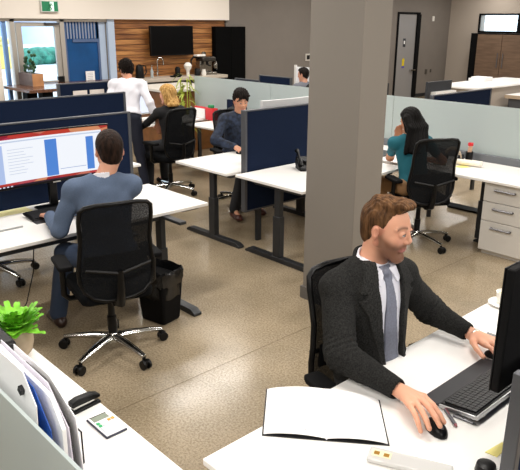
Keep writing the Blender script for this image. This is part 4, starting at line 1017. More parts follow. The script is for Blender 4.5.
# ------------------------------------------------------------------ people
U3 = A3((0, 0, 1))
def unit(v): v = A3(v); return v / np.linalg.norm(v)
def ik(a, b, l1, l2, pole):
    a, b = A3(a), A3(b); d = np.linalg.norm(b - a); n = (b - a) / d
    if d >= l1 + l2: l1 *= d / (l1 + l2) * 1.004; l2 *= d / (l1 + l2) * 1.02
    x = (l1*l1 - l2*l2 + d*d) / (2*d); h = math.sqrt(max(l1*l1 - x*x, 1e-6))
    p = A3(pole) - n * (A3(pole) @ n); return a + n * x + unit(p) * h
class Rig: pass
def rig(pelvis, az, lean, head_az, head_pitch=0, s=1.0, head_off=None, roll=0, twist=0, neck_fwd=.02):
    r = Rig(); a = math.radians(az); r.s = s
    r.f = A3((math.cos(a), math.sin(a), 0)); r.l = A3((-math.sin(a), math.cos(a), 0)); ln = math.radians(lean)
    r.tu = U3 * math.cos(ln) + r.f * math.sin(ln); r.tf = r.f * math.cos(ln) - U3 * math.sin(ln)
    r.pel = A3(pelvis); r.nb = r.pel + r.tu * .5 * s
    r.shL = r.nb - r.tu * .055 * s + r.l * .18 * s; r.shR = r.nb - r.tu * .055 * s - r.l * .18 * s
    ha = math.radians(head_az); hp = math.radians(head_pitch)
    F0 = A3((math.cos(ha), math.sin(ha), 0)); r.hf = F0 * math.cos(hp) - U3 * math.sin(hp); r.hu = U3 * math.cos(hp) + F0 * math.sin(hp); r.hl = np.cross(r.hu, r.hf)
    r.hc = r.nb + U3 * .165 * s + r.f * neck_fwd + r.hf * .01 if head_off is None else A3(head_off)
    r.hipL = r.pel + r.l * .09 * s; r.hipR = r.pel - r.l * .09 * s
    return r
def torso(r, i=0., wide=1.0):
    ax = (r.tf, r.l, r.tu); s = r.s; P = lambda k, c=0: r.pel + r.tu * k * s + r.tf * c
    return [elli(P(.34), ax, (.108*s+i, .152*s*wide+i, .19*s+i)), elli(P(.17), ax, (.105*s+i, .135*s*wide+i, .16*s+i)), elli(P(.02), ax, (.12*s+i, .165*s+i, .12*s+i)),
            cone(r.shL - r.l * .01 * s, r.nb - r.tu * .03 * s + r.l * .03, .05*s+i, .055*s+i), cone(r.shR + r.l * .01 * s, r.nb - r.tu * .03 * s - r.l * .03, .05*s+i, .055*s+i)]
def arm(sh, el, wr, i=0., s=1.0, frac=1.0, flare=0.):
    o = [cone(sh, el, .047*s+i, .039*s+i)]
    if frac > .5:
        e = el + (wr - el) * ((frac - .5) * 2); o.append(cone(el, e, .040*s+i, (.040 - .013 * (frac - .5) * 2)*s+i+flare))
    else: o = [cone(sh, sh + (el - sh) * frac * 2, .047*s+i, .044*s+i+flare)]
    return o
def head(r, v, female=False, k=1.0):
    c, F, L, Uu, s = r.hc, r.hf, r.hl, r.hu, r.s * k
    P = lambda a, b, z: c + (F * a + L * b + Uu * z) * s
    ax = (F, L, Uu); w = .93 if female else 1
    v.add(elli(P(-.012, 0, .032), ax, (.098*s, .075*s, .087*s)), .02)
    v.add(elli(P(.018, 0, -.02), ax, (.075*s, .062*s*w, .092*s)), .03)
    for b in (-1, 1):
        v.add(cone(P(-.005, b*.056*w, -.045), P(.062, b*.02*w, -.098), .018*s, .018*s), .02)
        v.add(elli(P(.052, b*.038, -.028), ax, (.028*s, .022*s, .026*s)), .015)
        v.add(cone(P(.082, b*.014, .03), P(.066, b*.05, .026), .010*s, .009*s), .008)
    v.add(cone(P(.07, -.008, -.106), P(.07, .008, -.106), .019*s*w, .019*s*w), .018)
    for b in (-1, 1): v.add(elli(P(.098, b*.031, .010), ax, (.016*s, .018*s, .012*s)), .008, True)
    v.add(cone(P(.084, 0, .022), P(.102, 0, -.018), .0085*s, .0100*s), .008)
    v.add(cone(P(.103, 0, -.02), P(.098, 0, -.027), .010*s, .010*s), .005); v.add(cone(P(.084, 0, -.03), P(.084, 0, -.048), .011*s, .010*s), .008)
    for b in (-1, 1): v.add(elli(P(.093, b*.013, -.026), ax, (.012*s, .008*s, .008*s)), .005)
    for b in (-1, 1):
        v.add(elli(P(.079, b*.031, .008), ax, (.0145*s, .0155*s, .0145*s)), .003)
    v.add(cone(P(.082, -.014, -.056), P(.082, .014, -.056), .0085*s, .0085*s), .006); v.add(cone(P(.088, -.004, -.053), P(.088, .004, -.053), .008*s, .008*s), .004)
    v.add(cone(P(.081, -.011, -.068), P(.081, .011, -.068), .009*s, .009*s), .006)
    v.add(elli(P(.096, 0, -.0612), ax, (.012*s, .022*s, .0022*s)), .002, True)
    for b in (-1, 1):
        eF = unit(F * .92 - L * b * .0 + Uu * .0); 
        v.add(elli(P(-.008, b*.078, -.006), (unit(F + L * b * .35), unit(L * b - F * .35), Uu), (.016*s, .008*s, .029*s)), .006)
        v.add(elli(P(-.003, b*.0885, .002), ax, (.0105*s, .0085*s, .018*s)), .002, True)
    v.add(cone(P(-.03, 0, -.055), r.nb - r.tu * .03, .054*r.s*w, .062*r.s*w), .03)
def hand(v, wr, kn, tips, thumb, k=1.0, lift=.012, s=1.0):
    wr = A3(wr); kn = [A3(p) for p in kn]; tips = [A3(p) for p in tips]
    v.add(cone(wr, (kn[1] + kn[2]) / 2 * .5 + wr * .5, .021*s, .02*s), .02)
    for q in kn: v.add(cone(wr + (q - wr) * .25, q, .019*s, .013*s), .014)
    rad = (.0094, .0104, .0106, .0102)
    for q, t, rr in zip(kn, tips, rad):
        rr *= s; m = q * .55 + t * .45 + U3 * lift; m2 = q * .22 + t * .78 + U3 * lift * .7
        v.add(cone(q, m, rr * 1.12, rr), .004); v.add(cone(m, m2, rr, rr * .93), .003); v.add(cone(m2, t, rr * .93, rr * .82), .003)
    a, b, c = [A3(p) for p in thumb]
    v.add(cone(wr * .6 + a * .4, a, .018*s, .014*s), .012); v.add(cone(a, b, .013*s, .011*s), .005); v.add(cone(b, c, .011*s, .0095*s), .003)
def hand_auto(v, wr, d, side, up=U3, s=1.0, curl=.35):
    wr, d, side = A3(wr), unit(d), A3(side); side = unit(side - d * (side @ d)); up = unit(np.cross(side, d)); up = up if up @ A3((0, 0, 1)) > -.2 else -up
    kn = [wr + d * (.085 - abs(o - .01) * .2) * s + side * o * s for o in (-.033, -.012, .01, .031)]
    tips = [k_ + (d * .068 - up * .068 * curl) * L * s for k_, L in zip(kn, (.85, 1, 1.06, .97))]
    th = [wr + (d * .03 + side * .035) * s, wr + (d * .06 + side * .05 - up * .012) * s, wr + (d * .085 + side * .045 - up * .02) * s]
    hand(v, wr, kn, tips, th, lift=.008, s=s)
def legs(r, i=0., s=1.0):
    return [cone(r.hipL, r.knL, .083*s+i, .058*s+i), cone(r.knL, r.anL, .056*s+i, .04*s+i*1.6), cone(r.hipR, r.knR, .083*s+i, .058*s+i), cone(r.knR, r.anR, .056*s+i, .04*s+i*1.6)]
def shoe(name, an, d, m, parent, org):
    an, d = A3(an), unit(d); sd = np.cross(U3, d); v = Vol(an - .22, an + .22, .007)
    b = A3((an[0], an[1], 0.0))
    v.all([cone(b + d * -.045 + U3 * .04, b + d * .12 + U3 * .035, .04, .036), elli(b + d * .13 + U3 * .035, (d, sd, U3), (.065, .043, .034)), cone(b + U3 * .05 - d * .02, an, .043, .042)], .02)
    X, Y, Z = v.pts(v.sl(an - 9, an + 9)); v.F = np.maximum(v.F, .003 - Z + 0 * X)
    return v.mesh(name, m, parent, org)
m_skin = mat('skin', 'd9a184', .5, attr='Col', spec=.35)
m_skin.node_tree.nodes['Principled BSDF'].inputs['Subsurface Weight'].default_value = .12
m_skin.node_tree.nodes['Principled BSDF'].inputs['Subsurface Radius'].default_value = (.02, .008, .004)
def tinter(r, base, lips='b5605a', brow=None, beard=None, k=1.0):
    base, lips = np.array(lin(base)), np.array(lin(lips)); brow = np.array(lin(brow)) if brow else None; beard = np.array(lin(beard)) if beard else None
    def f(V):
        s = r.s * k; q = (V - r.hc) / s; a, b, z = q @ r.hf, q @ r.hl, q @ r.hu
        col = np.tile(base, (len(V), 1)); near = (np.linalg.norm(q, axis=1) < .16)
        def mixin(w, c):
            nonlocal col
            w = np.clip(w, 0, 1)[:, None] * near[:, None]; col = col * (1 - w) + c * w
        if beard is not None:
            jaw = 1 / (1 + np.exp(-( -.028 - z - np.clip((.055 - a) * .5, -.03, .03)*-1 * .6) * 140))
            low = 1 / (1 + np.exp(-(z + .135) * 100)); fr = 1 / (1 + np.exp(-(a - .005) * 120))
            mixin(jaw * low * fr * .88, beard)
            mixin(np.exp(-((z + .043) / .007) ** 2) * (a > .06) * np.exp(-(b / .028) ** 2) * .55, beard)
            mixin(np.exp(-((a - .012) / .012) ** 2) * (z < .02) * (z > -.06) * (abs(b) > .04) * .6, beard)
        mixin(np.exp(-((z + .061) / .0085) ** 4) * np.exp(-(b / .024) ** 4) * (a > .07) * .8, lips)
        if brow is not None: mixin(np.exp(-((z - .036 + (abs(b) - .03) ** 2 * 12) / .0055) ** 2) * (abs(b) > .012) * (abs(b) < .056) * (a > .045) * .8, brow)
        mixin(np.exp(-((abs(b) - .04) / .02) ** 2 - ((z + .025) / .025) ** 2) * (a > .03) * .15, np.array(lin('d07a66')))
        mixin((abs(b) > .07) * .25, np.array(lin('d07a66')))
        return col
    return f
def eyes(r, parent, org, iris='4a5a60', k=1.0):
    s = r.s * k
    for b in (-1, 1):
        c = r.hc + (r.hf * .0835 + r.hl * b * .031 + r.hu * .007) * s - org
        M_ = Matrix((tuple(r.hf), tuple(r.hl), tuple(r.hu))).transposed().to_4x4(); M_.translation = Vector(c)
        e = MB().ell((0, 0, 0), (.0122*s, .0130*s, .0062*s), 14, M_).build('eye', mat('eye_white', 'd8d0c8', .25), parent, smooth=True)
        MB().ell((.0098*s, 0, -.0002), (.0035*s, .0052*s, .0052*s), 10, M_).build('iris', mat('iris_dark', '2e2a28', .2), e, smooth=True)
        MB().tube([Vector(r.hc + (r.hf * (.0955 - abs(t) * .0035) + r.hl * (b * .031 + t * .013) + r.hu * (.0145 - t * t * .004)) * s - org) for t in (-1, -.5, 0, .5, 1)], .0016 * s, 5).build('eyelash', mat('lash_dark', '2a1c16', .6), parent)

def hairmat(name, c1, c2):
    m = mat(name, c1, .6, col2=c2, nscale=60, bump=.5, bscale=110, stretch=(1, 1, .25), spec=.12); return m
def scalp(r, v, line, infl=.012, low=-.07, k=1.0):
    """close-cut hair: skull shell kept behind the hairline a < line(z)"""
    s = r.s * k; c = r.hc; P = lambda a, b, z: c + (r.hf * a + r.hl * b + r.hu * z) * s
    v.add(elli(P(-.014, 0, .034), (r.hf, r.hl, r.hu), ((.098 + infl)*s, (.075 + infl * .75)*s, (.088 + infl)*s)), 0)
    v.add(elli(P(-.045, 0, -.02), (r.hf, r.hl, r.hu), (.062*s, (.061 + infl*.4)*s, .075*s)), .02)
    X, Y, Z = v.pts(v.sl(c - 9, c + 9)); qx, qy, qz = X - c[0], Y - c[1], Z - c[2]
    a = (qx * r.hf[0] + qy * r.hf[1] + qz * r.hf[2]) / s; z = (qx * r.hu[0] + qy * r.hu[1] + qz * r.hu[2]) / s; b = (qx * r.hl[0] + qy * r.hl[1] + qz * r.hl[2]) / s
    zz, aa = zip(*line); la = np.interp(z, zz, aa)
    v.F = np.maximum(v.F, (a - la) * .6 * s); v.F = np.maximum(v.F, (low - z) * s)
    ear = np.sqrt(((a + .004) / .026) ** 2 + ((z + .008) / .036) ** 2) - 1
    v.F = np.maximum(v.F, -np.maximum(ear * .03, .062 - abs(b)) * s)
    return a, b, z, P, s
MANLINE = [(-.09, -.075), (-.055, -.052), (-.042, -.035), (-.035, .0), (-.03, .014), (-.005, .018), (.02, .022), (.045, .030), (.066, .036), (.084, .05), (.1, .085), (.12, .15)]

def person_base(label, org, group=None):
    return thing('person', label, 'person', tuple(org), 0, group)

# ===== foreground man =====
def fg_man():
    r = rig((-1.525, 2.11, .625), -8, -6, 9, 7, 1.0, neck_fwd=.035)
    r.hc = A3((-1.522, 2.142, 1.285)); hk = 1.06
    r.nb = A3((-1.57, 2.11, 1.122)); r.shR = A3((-1.615, 1.945, 1.045)); r.shL = A3((-1.525, 2.27, 1.045))
    elR, wrR = A3((-1.475, 1.825, .825)), A3((-1.185, 1.838, .785)); elL, wrL = A3((-1.475, 2.455, .83)), A3((-1.245, 2.462, .785))
    r.knL, r.anL = A3((-1.27, 2.26, .55)), A3((-1.25, 2.27, .1)); r.knR, r.anR = A3((-1.27, 1.98, .55)), A3((-1.28, 1.95, .1))
    org = A3((-1.6, 2.1, 0)); t = person_base('bearded man in charcoal jacket, white shirt and grey tie in the right foreground', org)
    v = Vol((-1.95, 1.68, 0.0), (-.93, 2.58, 1.47), .0034, .72, .012)
    v.all(torso(r) + arm(r.shR, elR, wrR) + arm(r.shL, elL, wrL) + legs(r), .03)
    for an in (r.anL, r.anR): v.add(cone(an, an + A3((.14, 0, -.06)), .03, .025), .02)
    head(r, v, k=hk)
    hand(v, wrR, [(-1.102, 1.768, .797), (-1.098, 1.795, .803), (-1.095, 1.824, .804), (-1.098, 1.850, .8)],
         [(-1.022, 1.722, .752), (-.998, 1.737, .768), (-.978, 1.772, .772), (-.985, 1.808, .768)], [(-1.145, 1.866, .78), (-1.098, 1.874, .762), (-1.062, 1.862, .752)], s=1.06)
    hand(v, wrL, [(-1.158, 2.402, .793), (-1.145, 2.428, .797), (-1.142, 2.455, .796), (-1.148, 2.48, .79)],
         [(-1.088, 2.388, .762), (-1.068, 2.415, .763), (-1.066, 2.448, .762), (-1.078, 2.482, .755)], [(-1.215, 2.405, .782), (-1.178, 2.372, .775), (-1.135, 2.352, .762)], s=1.06)
    v.mesh('body', m_skin, t, org, tinter(r, 'dca386', 'b8706a', '5a3a24', '5c3a24', k=hk))
    eyes(r, t, org, k=hk)
    # hair
    v = Vol(r.hc - .18, r.hc + .19, .0032)
    a, b, z, P, s = scalp(r, v, MANLINE, .003, -.07, k=hk)
    ax = (r.hf, r.hl, r.hu)
    v.add(elli(P(.0, 0, .104), ax, (.080*s, .058*s, .028*s)), .014); v.add(elli(P(.052, .0, .118), ax, (.036*s, .050*s, .020*s)), .01); v.add(elli(P(.076, -.006, .116), ax, (.020*s, .042*s, .014*s)), .006)
    v.F = v.F + (.0013 * np.sin(b * 520 + a * 60 + 2 * np.sin(a * 55)) * np.clip((z - .03) * 22, .15, 1.4) + .0022 * np.sin(a * 110 + b * 60) * np.clip((z - .06) * 25, 0, 1)).astype('f')
    v.mesh('hair', hairmat('hair_brown', '6e4e32', '3a2616'), t, org)
    # shirt, tie, jacket
    Xf = lambda v: v.pts(v.sl(A3((-9, -9, -9)), A3((9, 9, 9))))
    def loc(v):
        X, Y, Z = Xf(v); q = [X - r.pel[0], Y - r.pel[1], Z - r.pel[2]]; g = lambda e: q[0]*e[0] + q[1]*e[1] + q[2]*e[2]
        return g(r.l), g(r.tu), g(r.tf), X, Y, Z
    lo, hi, h = (-1.9, 1.76, .5), (-1.24, 2.5, 1.24), .0042
    v = Vol(lo, hi, h); v.all(torso(r, .010), .04); A, B, Cc, X, Y, Z = loc(v)
    base = v.F.copy(); v.F = np.maximum(np.maximum(base, abs(A) - .13), -Cc - .02).astype('f')
    col = cone(r.nb - r.tu * .045, r.nb + U3 * .05 + r.f * .012, .078, .066)[2](X, Y, Z); inner = cone(r.nb - r.tu * .08, r.nb + U3 * .12 + r.f * .02, .062, .058)[2](X, Y, Z)
    rel = (X - r.nb[0]) * r.f[0] + (Y - r.nb[1]) * r.f[1]; zr = Z - r.nb[2]
    ring = np.maximum(np.maximum(col, -inner), zr - .042 + rel * .5); ring = np.maximum(ring, (.012 - zr * .3) - abs((X - r.nb[0]) * r.l[0] + (Y - r.nb[1]) * r.l[1]) - 10 * (rel < 0))
    v.F = np.minimum(v.F, ring).astype('f')
    v.mesh('shirt', mat('shirt_white', 'e4e4ec', .7), t, org)
    c_ = Vol(r.nb - .15, r.nb + .13, .003); c_.all(torso(r, .021), .035); c_.add(cone(r.nb - r.tu * .03, r.nb + U3 * .06 + r.f * .012, .079, .068), .015); A, B, Cc, X, Y, Z = loc(c_)
    lo_ = np.interp(abs(A - .004), [.0, .012, .05, .066, .1], [.52, .495, .425, .435, .53]); rel = (X - r.nb[0]) * r.f[0] + (Y - r.nb[1]) * r.f[1]
    c_.F = np.maximum(np.maximum(np.maximum(c_.F, lo_ - B), .006 - abs(A - .004)), np.maximum((Z - r.nb[2]) - .045 + rel * .5, -rel - .02)); inner = cone(r.nb - r.tu * .08, r.nb + U3 * .12 + r.f * .02, .064, .060)[2](X, Y, Z)
    c_.F = np.maximum(c_.F, -inner).astype('f'); c_.mesh('shirt_collar', mat('shirt_white', 'e4e4ec', .7), t, org)
    v = Vol((-1.62, 1.98, .6), (-1.28, 2.24, 1.18), .003); v.all(torso(r, .017), .04); A, B, Cc, X, Y, Z = loc(v)
    wt = np.interp(B, [.0, .06, .1, .3, .44, .455, .49], [.0, .035, .042, .034, .018, .024, .030]); base = v.F.copy()
    v.add(elli(r.nb + r.tf * .088 - r.tu * .02, (r.tf, r.l, r.tu), (.018, .02, .022)), .006)
    v.F = np.maximum(np.maximum(v.F, abs(A - .004) - wt), np.maximum(-Cc, B - .505)).astype('f')
    v.mesh('necktie', mat('tie_grey_blue', '777b8a', .6, noise=.2, nscale=120), t, org)
    m_tw = mat('charcoal_tweed', '2c2c2a', .95, col2='161616', nscale=170, bump=.3, bscale=260, spec=.15)
    lo, hi = (-1.98, 1.68, .5), (-1.12, 2.58, 1.24)
    v = Vol(lo, hi, h)
    v.all(torso(r, .024), .045)
    for sh, el, wr in ((r.shR, elR, wrR), (r.shL, elL, wrL)):
        w2 = wr + (el - wr) * (.2 if wr is wrL else .12)
        v.all([cone(sh + (el - sh) * .02, el, .068, .065), cone(el, w2, .065, .046)], .022); v.add(cone(sh, sh - U3 * .01, .066, .064), .03)
    A, B, Cc, X, Y, Z = loc(v)
    V_ = np.interp(B, [-.1, .1, .3, .42, .5, .56], [.065, .055, .066, .074, .062, .05])
    v.F = np.maximum(v.F, -np.maximum(abs(A - .006) - V_, -Cc)).astype('f')
    nk = cone(r.nb - r.tu * .06, r.nb + U3 * .12 + r.f * .015, .066, .07)[2](X, Y, Z); v.F = np.maximum(v.F, -nk).astype('f')
    wr1 = wob(X, Y, Z, .0045, 34, 4) + wob(X, Y, Z, .0016, 80, 9)
    v.F = v.F + wr1.astype('f')
    for el, wr, sh in ((elR, wrR, r.shR), (elL, wrL, r.shL)):   # folds round the elbows
        d = np.sqrt((X - el[0])**2 + (Y - el[1])**2 + (Z - el[2])**2); n = unit(wr - sh)
        v.F = v.F + (0.0045 * np.sin(((X * n[0] + Y * n[1] + Z * n[2]) + .01 * np.sin(Z * 60)) * 230) * np.exp(-(d / .09) ** 2)).astype('f')
    for wr, el in ((wrR, elR), (wrL, elL)):   # sleeve mouths
        v.add(cone(wr + (el - wr) * .2, wr - (el - wr) * .25, .034, .036), .0, True)
    v.mesh('jacket', m_tw, t, org)
    v = Vol((-1.75, 1.86, .62), (-1.28, 2.4, 1.2), .0036); v.all(torso(r, .034), .045); A, B, Cc, X, Y, Z = loc(v)
    V_ = np.interp(B, [-.1, .1, .3, .42, .5, .56], [.065, .055, .066, .074, .062, .05]); LO = np.interp(B, [.02, .10, .30, .375, .385, .405, .41, .5, .53], [.07, .075, .12, .15, .13, .118, .146, .11, .095])
    a2 = abs(A - .006); v.F = np.maximum(np.maximum(np.maximum(v.F, V_ - .001 - a2), a2 - LO), np.maximum(-Cc, B - .53))
    v.F = np.maximum(v.F, -nk[0:1, 0:1, 0:1] * 0 - 1).astype('f')
    v.mesh('lapels', mat('charcoal_lapel', '343432', .95, col2='1c1c1c', nscale=170, bump=.3, bscale=260, spec=.15), t, org)
    v = Vol(r.nb - .15, r.nb + .15, .0036); X, Y, Z = Xf(v)
    co = cone(r.nb - r.tu * .05, r.nb + U3 * .03, .088, .078)[2](X, Y, Z); ci = cone(r.nb - r.tu * .06, r.nb + U3 * .12 + r.f * .015, .067, .071)[2](X, Y, Z)
    rel = (X - r.nb[0]) * r.f[0] + (Y - r.nb[1]) * r.f[1]; v.F = np.maximum(np.maximum(co, -ci), np.maximum((Z - r.nb[2]) - .03 + rel * .5, rel - .045)).astype('f')
    v.mesh('jacket_collar', mat('charcoal_lapel', '343432', .95), t, org)
    v = Vol((-1.32, 2.38, .7), (-1.18, 2.55, .86), .003)
    d_ = unit(wrL - elL); v.add(cone(wrL + d_ * -.004, wrL + d_ * .008, .033, .033)); v.add(cone(wrL - d_ * .04, wrL + d_ * .05, .025, .025), 0, True)
    X, Y, Z = Xf(v); pr_ = (X - wrL[0]) * d_[0] + (Y - wrL[1]) * d_[1] + (Z - wrL[2]) * d_[2]; v.F = np.maximum(v.F, abs(pr_ - .004) - .009).astype('f')
    v.mesh('wristwatch', mat('watch_steel', 'a8a49c', .3, .8), t, org)
    # trousers, shoes
    v = Vol((-1.9, 1.82, .05), (-1.1, 2.42, .78), .009); v.all(torso(r, .012)[2:3] + legs(r, .016), .03); v.mesh('trousers', mat('dark_trousers', '1d1e22', .85), t, org)
    for an in (r.anL, r.anR): shoe('shoe', an, (1, 0, 0), m_black_matte, t, org)
fg_man()

# ===== generic figure for the others =====
def figure(label, r, hands, kn_an, h, skin, top, trousers, shoes_m, hair_fn, sleeves=1.0, hk=1.0, brow='2a1c14', female=False, feet_dir=None, top_i=.016, extra=None, collar=None, wr_amp=.003, org=None, wide=1.0, eyes_on=True, curl=.35, hem=-.03):
    (elL, wrL, dL), (elR, wrR, dR) = hands
    elL, wrL, elR, wrR = map(A3, (elL, wrL, elR, wrR))
    r.knL, r.anL, r.knR, r.anR = map(A3, kn_an)
    org = A3((r.pel[0], r.pel[1], 0)) if org is None else A3(org)
    t = person_base(label, org)
    allp = np.array([r.pel, r.hc, elL, wrL, elR, wrR, r.knL, r.anL, r.knR, r.anR, r.shL, r.shR, wrL + unit(dL) * .15, wrR + unit(dR) * .15])
    lo, hi = allp.min(0) - .18, allp.max(0) + .18; lo[2] = max(lo[2], -.02)
    zf = .7 if h < .008 else None
    v = Vol(lo, hi, h, zf, .014) if zf else Vol(lo, hi, h)
    v.all(torso(r, -.004, wide) + arm(r.shR, elR, wrR, s=r.s) + arm(r.shL, elL, wrL, s=r.s) + legs(r, -.006, r.s), .03)
    for an in (r.anL, r.anR): v.add(cone(an, an + unit(feet_dir if feet_dir is not None else r.f) * .13 - U3 * .05, .028, .024), .02)
    head(r, v, female, hk)
    hand_auto(v, wrL, dL, -r.l if abs(unit(dL) @ r.l) < .8 else U3, s=r.s, curl=curl); hand_auto(v, wrR, dR, r.l if abs(unit(dR) @ r.l) < .8 else U3, s=r.s, curl=curl)
    v.mesh('body', m_skin, t, org, tinter(r, skin, brow=brow, k=hk))
    if eyes_on: eyes(r, t, org, k=hk)
    hair_fn(r, t, org, hk)
    hh = max(h, .006)
    g = Vol(lo, hi, hh, zf, .012) if zf else Vol(lo, hi, hh)
    g.all(torso(r, top_i, wide), .04)
    for sh, el, wr in ((r.shL, elL, wrL), (r.shR, elR, wrR)):
        w2 = wr + (el - wr) * .04
        g.all(arm(sh, el, w2, top_i - .008, r.s, sleeves, .003), .022); g.add(cone(sh, sh - U3 * .005, .05 * r.s + top_i, .05 * r.s + top_i), .03)
    X, Y, Z = g.pts(g.sl(lo - 9, hi + 9))
    g.F = np.maximum(g.F, -cone(r.nb - r.tu * .02, r.nb + U3 * .15, .058, .07)[2](X, Y, Z)).astype('f')
    bb = (X - r.pel[0]) * r.tu[0] + (Y - r.pel[1]) * r.tu[1] + (Z - r.pel[2]) * r.tu[2]
    g.F = np.maximum(g.F, hem - bb).astype('f')
    g.F = g.F + (wob(X, Y, Z, wr_amp, 30, 5) + wob(X, Y, Z, wr_amp * .5, 75, 8)).astype('f')
    g.mesh(*top, t, org)
    if collar is not None:
        cn, cm, cr, ch = collar; c_ = Vol(r.nb - .13, r.nb + .14, .0042); X, Y, Z = c_.pts(c_.sl(A3((-99,)*3), A3((99,)*3)))
        rel = (X - r.nb[0]) * r.f[0] + (Y - r.nb[1]) * r.f[1]
        c_.F = np.maximum(np.maximum(cone(r.nb - r.tu * .04, r.nb + U3 * ch, cr + .01, cr)[2](X, Y, Z), -cone(r.nb - r.tu * .08, r.nb + U3 * (ch + .1), cr - .012, cr - .012)[2](X, Y, Z)), (Z - r.nb[2]) - ch + rel * .4).astype('f')
        c_.mesh(cn, cm, t, org)
    L = Vol(lo, hi, max(h, .009)); L.all(torso(r, .006, wide)[2:3] + legs(r, .012, r.s), .03)
    X, Y, Z = L.pts(L.sl(lo - 9, hi + 9)); L.F = (L.F + wob(X, Y, Z, .003, 30, 2)).astype('f')
    L.mesh('trousers', trousers, t, org)
    fd = feet_dir if feet_dir is not None else r.f
    for an in (r.anL, r.anR): shoe('shoe', an, fd, shoes_m, t, org)
    if extra: extra(r, t, org)
    return t

def short_hair(m, infl=.012, low=-.075, top=.0, wav=.002, line=MANLINE, fringe=False):
    def f(r, t, org, k):
        v = Vol(r.hc - .19, r.hc + .19, .005); a, b, z, P, s = scalp(r, v, line, infl, low, k); ax = (r.hf, r.hl, r.hu)
        if top: v.add(elli(P(-.005, 0, .085), ax, (.10*s, .078*s, (.045 + top)*s)), .02)
        if fringe:
            v.add(elli(P(.07, .02, .085), ax, (.035*s, .055*s, .03*s)), .012); v.add(cone(P(.085, .03, .08), P(.085, .055, .035), .016*s, .008*s), .01); v.add(cone(P(.085, -.02, .08), P(.075, -.058, .03), .016*s, .008*s), .01)
            v.add(elli(P(-.06, 0, -.03), ax, (.05*s, .07*s, .05*s)), .02)
        v.F = (v.F + wav * (np.sin(b * 260 + 3 * np.sin(a * 60)) + np.sin(a * 190 + z * 160))).astype('f')
        v.mesh('hair', m, t, org)
    return f
def long_hair(m, length, vol=.022, back=.05, wav=.003, side=.07, h=.006):
    def f(r, t, org, k):
        v = Vol(r.hc - A3((.28, .28, length + .12)), r.hc + .2, h)
        a, b, z, P, s = scalp(r, v, [(-.4, -.01), (-.12, -.005), (-.06, .004), (.0, .022), (.04, .04), (.07, .068), (.085, .1), (.12, .15)], vol, -9, k); ax = (r.hf, r.hl, r.hu)
        for bb in (-1, -.5, 0, .5, 1):
            p0 = P(-.045, bb * side * .8, .02); p1 = P(-.075 - back * .3, bb * side, -.08); p2 = r.nb - r.tu * (length - .2) + r.l * bb * side * 1.1 - r.tf * (.10 + (1 - abs(bb)) * .035)
            v.add(cone(p0, p1, .045*s, .036*s), .025); v.add(cone(p1, p2, .036*s, .024*s), .025)
        for bb in (-1, 1): v.add(cone(P(.0, bb * .078, .0), P(-.02, bb * .075, -.1), .018*s, .024*s), .015)
        X, Y, Z = v.pts(v.sl(A3((-99,)*3), A3((99,)*3)))
        cut = np.maximum(.01 - a, 0) * 0 + (a - np.interp(z, [-.5, -.1, 0, .05, .085, .12], [.0, .0, .025, .045, .09, .15])) * .7 * s
        v.F = np.maximum(v.F, cut); v.F = (v.F + wav * (np.sin(b * 240 + 2 * np.sin(z * 40)) + .6 * np.sin(a * 210 + z * 25))).astype('f')
        v.mesh('hair', m, t, org)
    return f
# --- man in blue-grey suit, back to the camera
m_suit = mat('blue_grey_suit', '5b6a82', .85, noise=.18, nscale=180, bump=.1, bscale=300, spec=.2)
r = rig((-3.66, 2.04, .595), 163, 9, 160, 6, 1.05)
r.hc = A3((-3.775, 2.155, 1.285))
figure('man in a blue-grey suit seen from behind, typing at the wide monitor', r,
       (((-3.84, 1.79, .80), (-4.22, 1.905, .785), (-1, .18, -.1)), (ik(r.shR, (-4.26, 2.12, .775), .29, .27, -r.l - U3), (-4.26, 2.12, .775), (-1, -.1, -.1))),
       ((-4.02, 1.90, .56), (-4.10, 1.84, .1), (-3.98, 2.22, .56), (-4.25, 2.28, .1)), .0052, 'cf9a80', ('suit_jacket', m_suit), m_suit_t if 'm_suit_t' in globals() else mat('navy_suit_trousers', '2b3a52', .85), mat('dark_brown_leather', '2a1710', .35),
       short_hair(hairmat('hair_dark_brown', '30211a', '150e0a'), .008, -.075, .0, .0005), collar=('shirt_collar', mat('shirt_white', 'e4e4ec', .7), .068, .035), feet_dir=(-1, .1, 0), top_i=.022, hk=1.06, wr_amp=.006)
# --- standing man, white shirt
r = rig((-7.20, 4.40, .93), 140, 22, 168, 25, .95); r.hc = r.nb + A3((-.08, .04, .13))
kA = ((-7.30, 4.40, .50), (-7.22, 4.36, .1), (-7.12, 4.50, .5), (-7.02, 4.50, .1))
figure('standing man in white shirt and navy trousers leaning over the far left desks', r,
       ((ik(r.shL, (-7.50, 4.25, .88), .28, .26, -r.f), (-7.50, 4.25, .88), (-.3, .2, -1)), (ik(r.shR, (-6.97, 4.70, .87), .28, .26, -r.f - r.l * .3), (-6.97, 4.70, .87), (.1, .1, -1))),
       kA, .008, 'c98f74', ('shirt', mat('shirt_white', 'e4e4ec', .7)), mat('navy_trousers', '1c2030', .85), m_black_matte, short_hair(hairmat('hair_black_brown', '1f1713', '0c0806'), .026, -.08, .014, .006), collar=('shirt_collar', mat('shirt_white', 'e4e4ec', .7), .068, .03), feet_dir=(-.7, .6, 0), top_i=.024, wr_amp=.006, hem=.04)
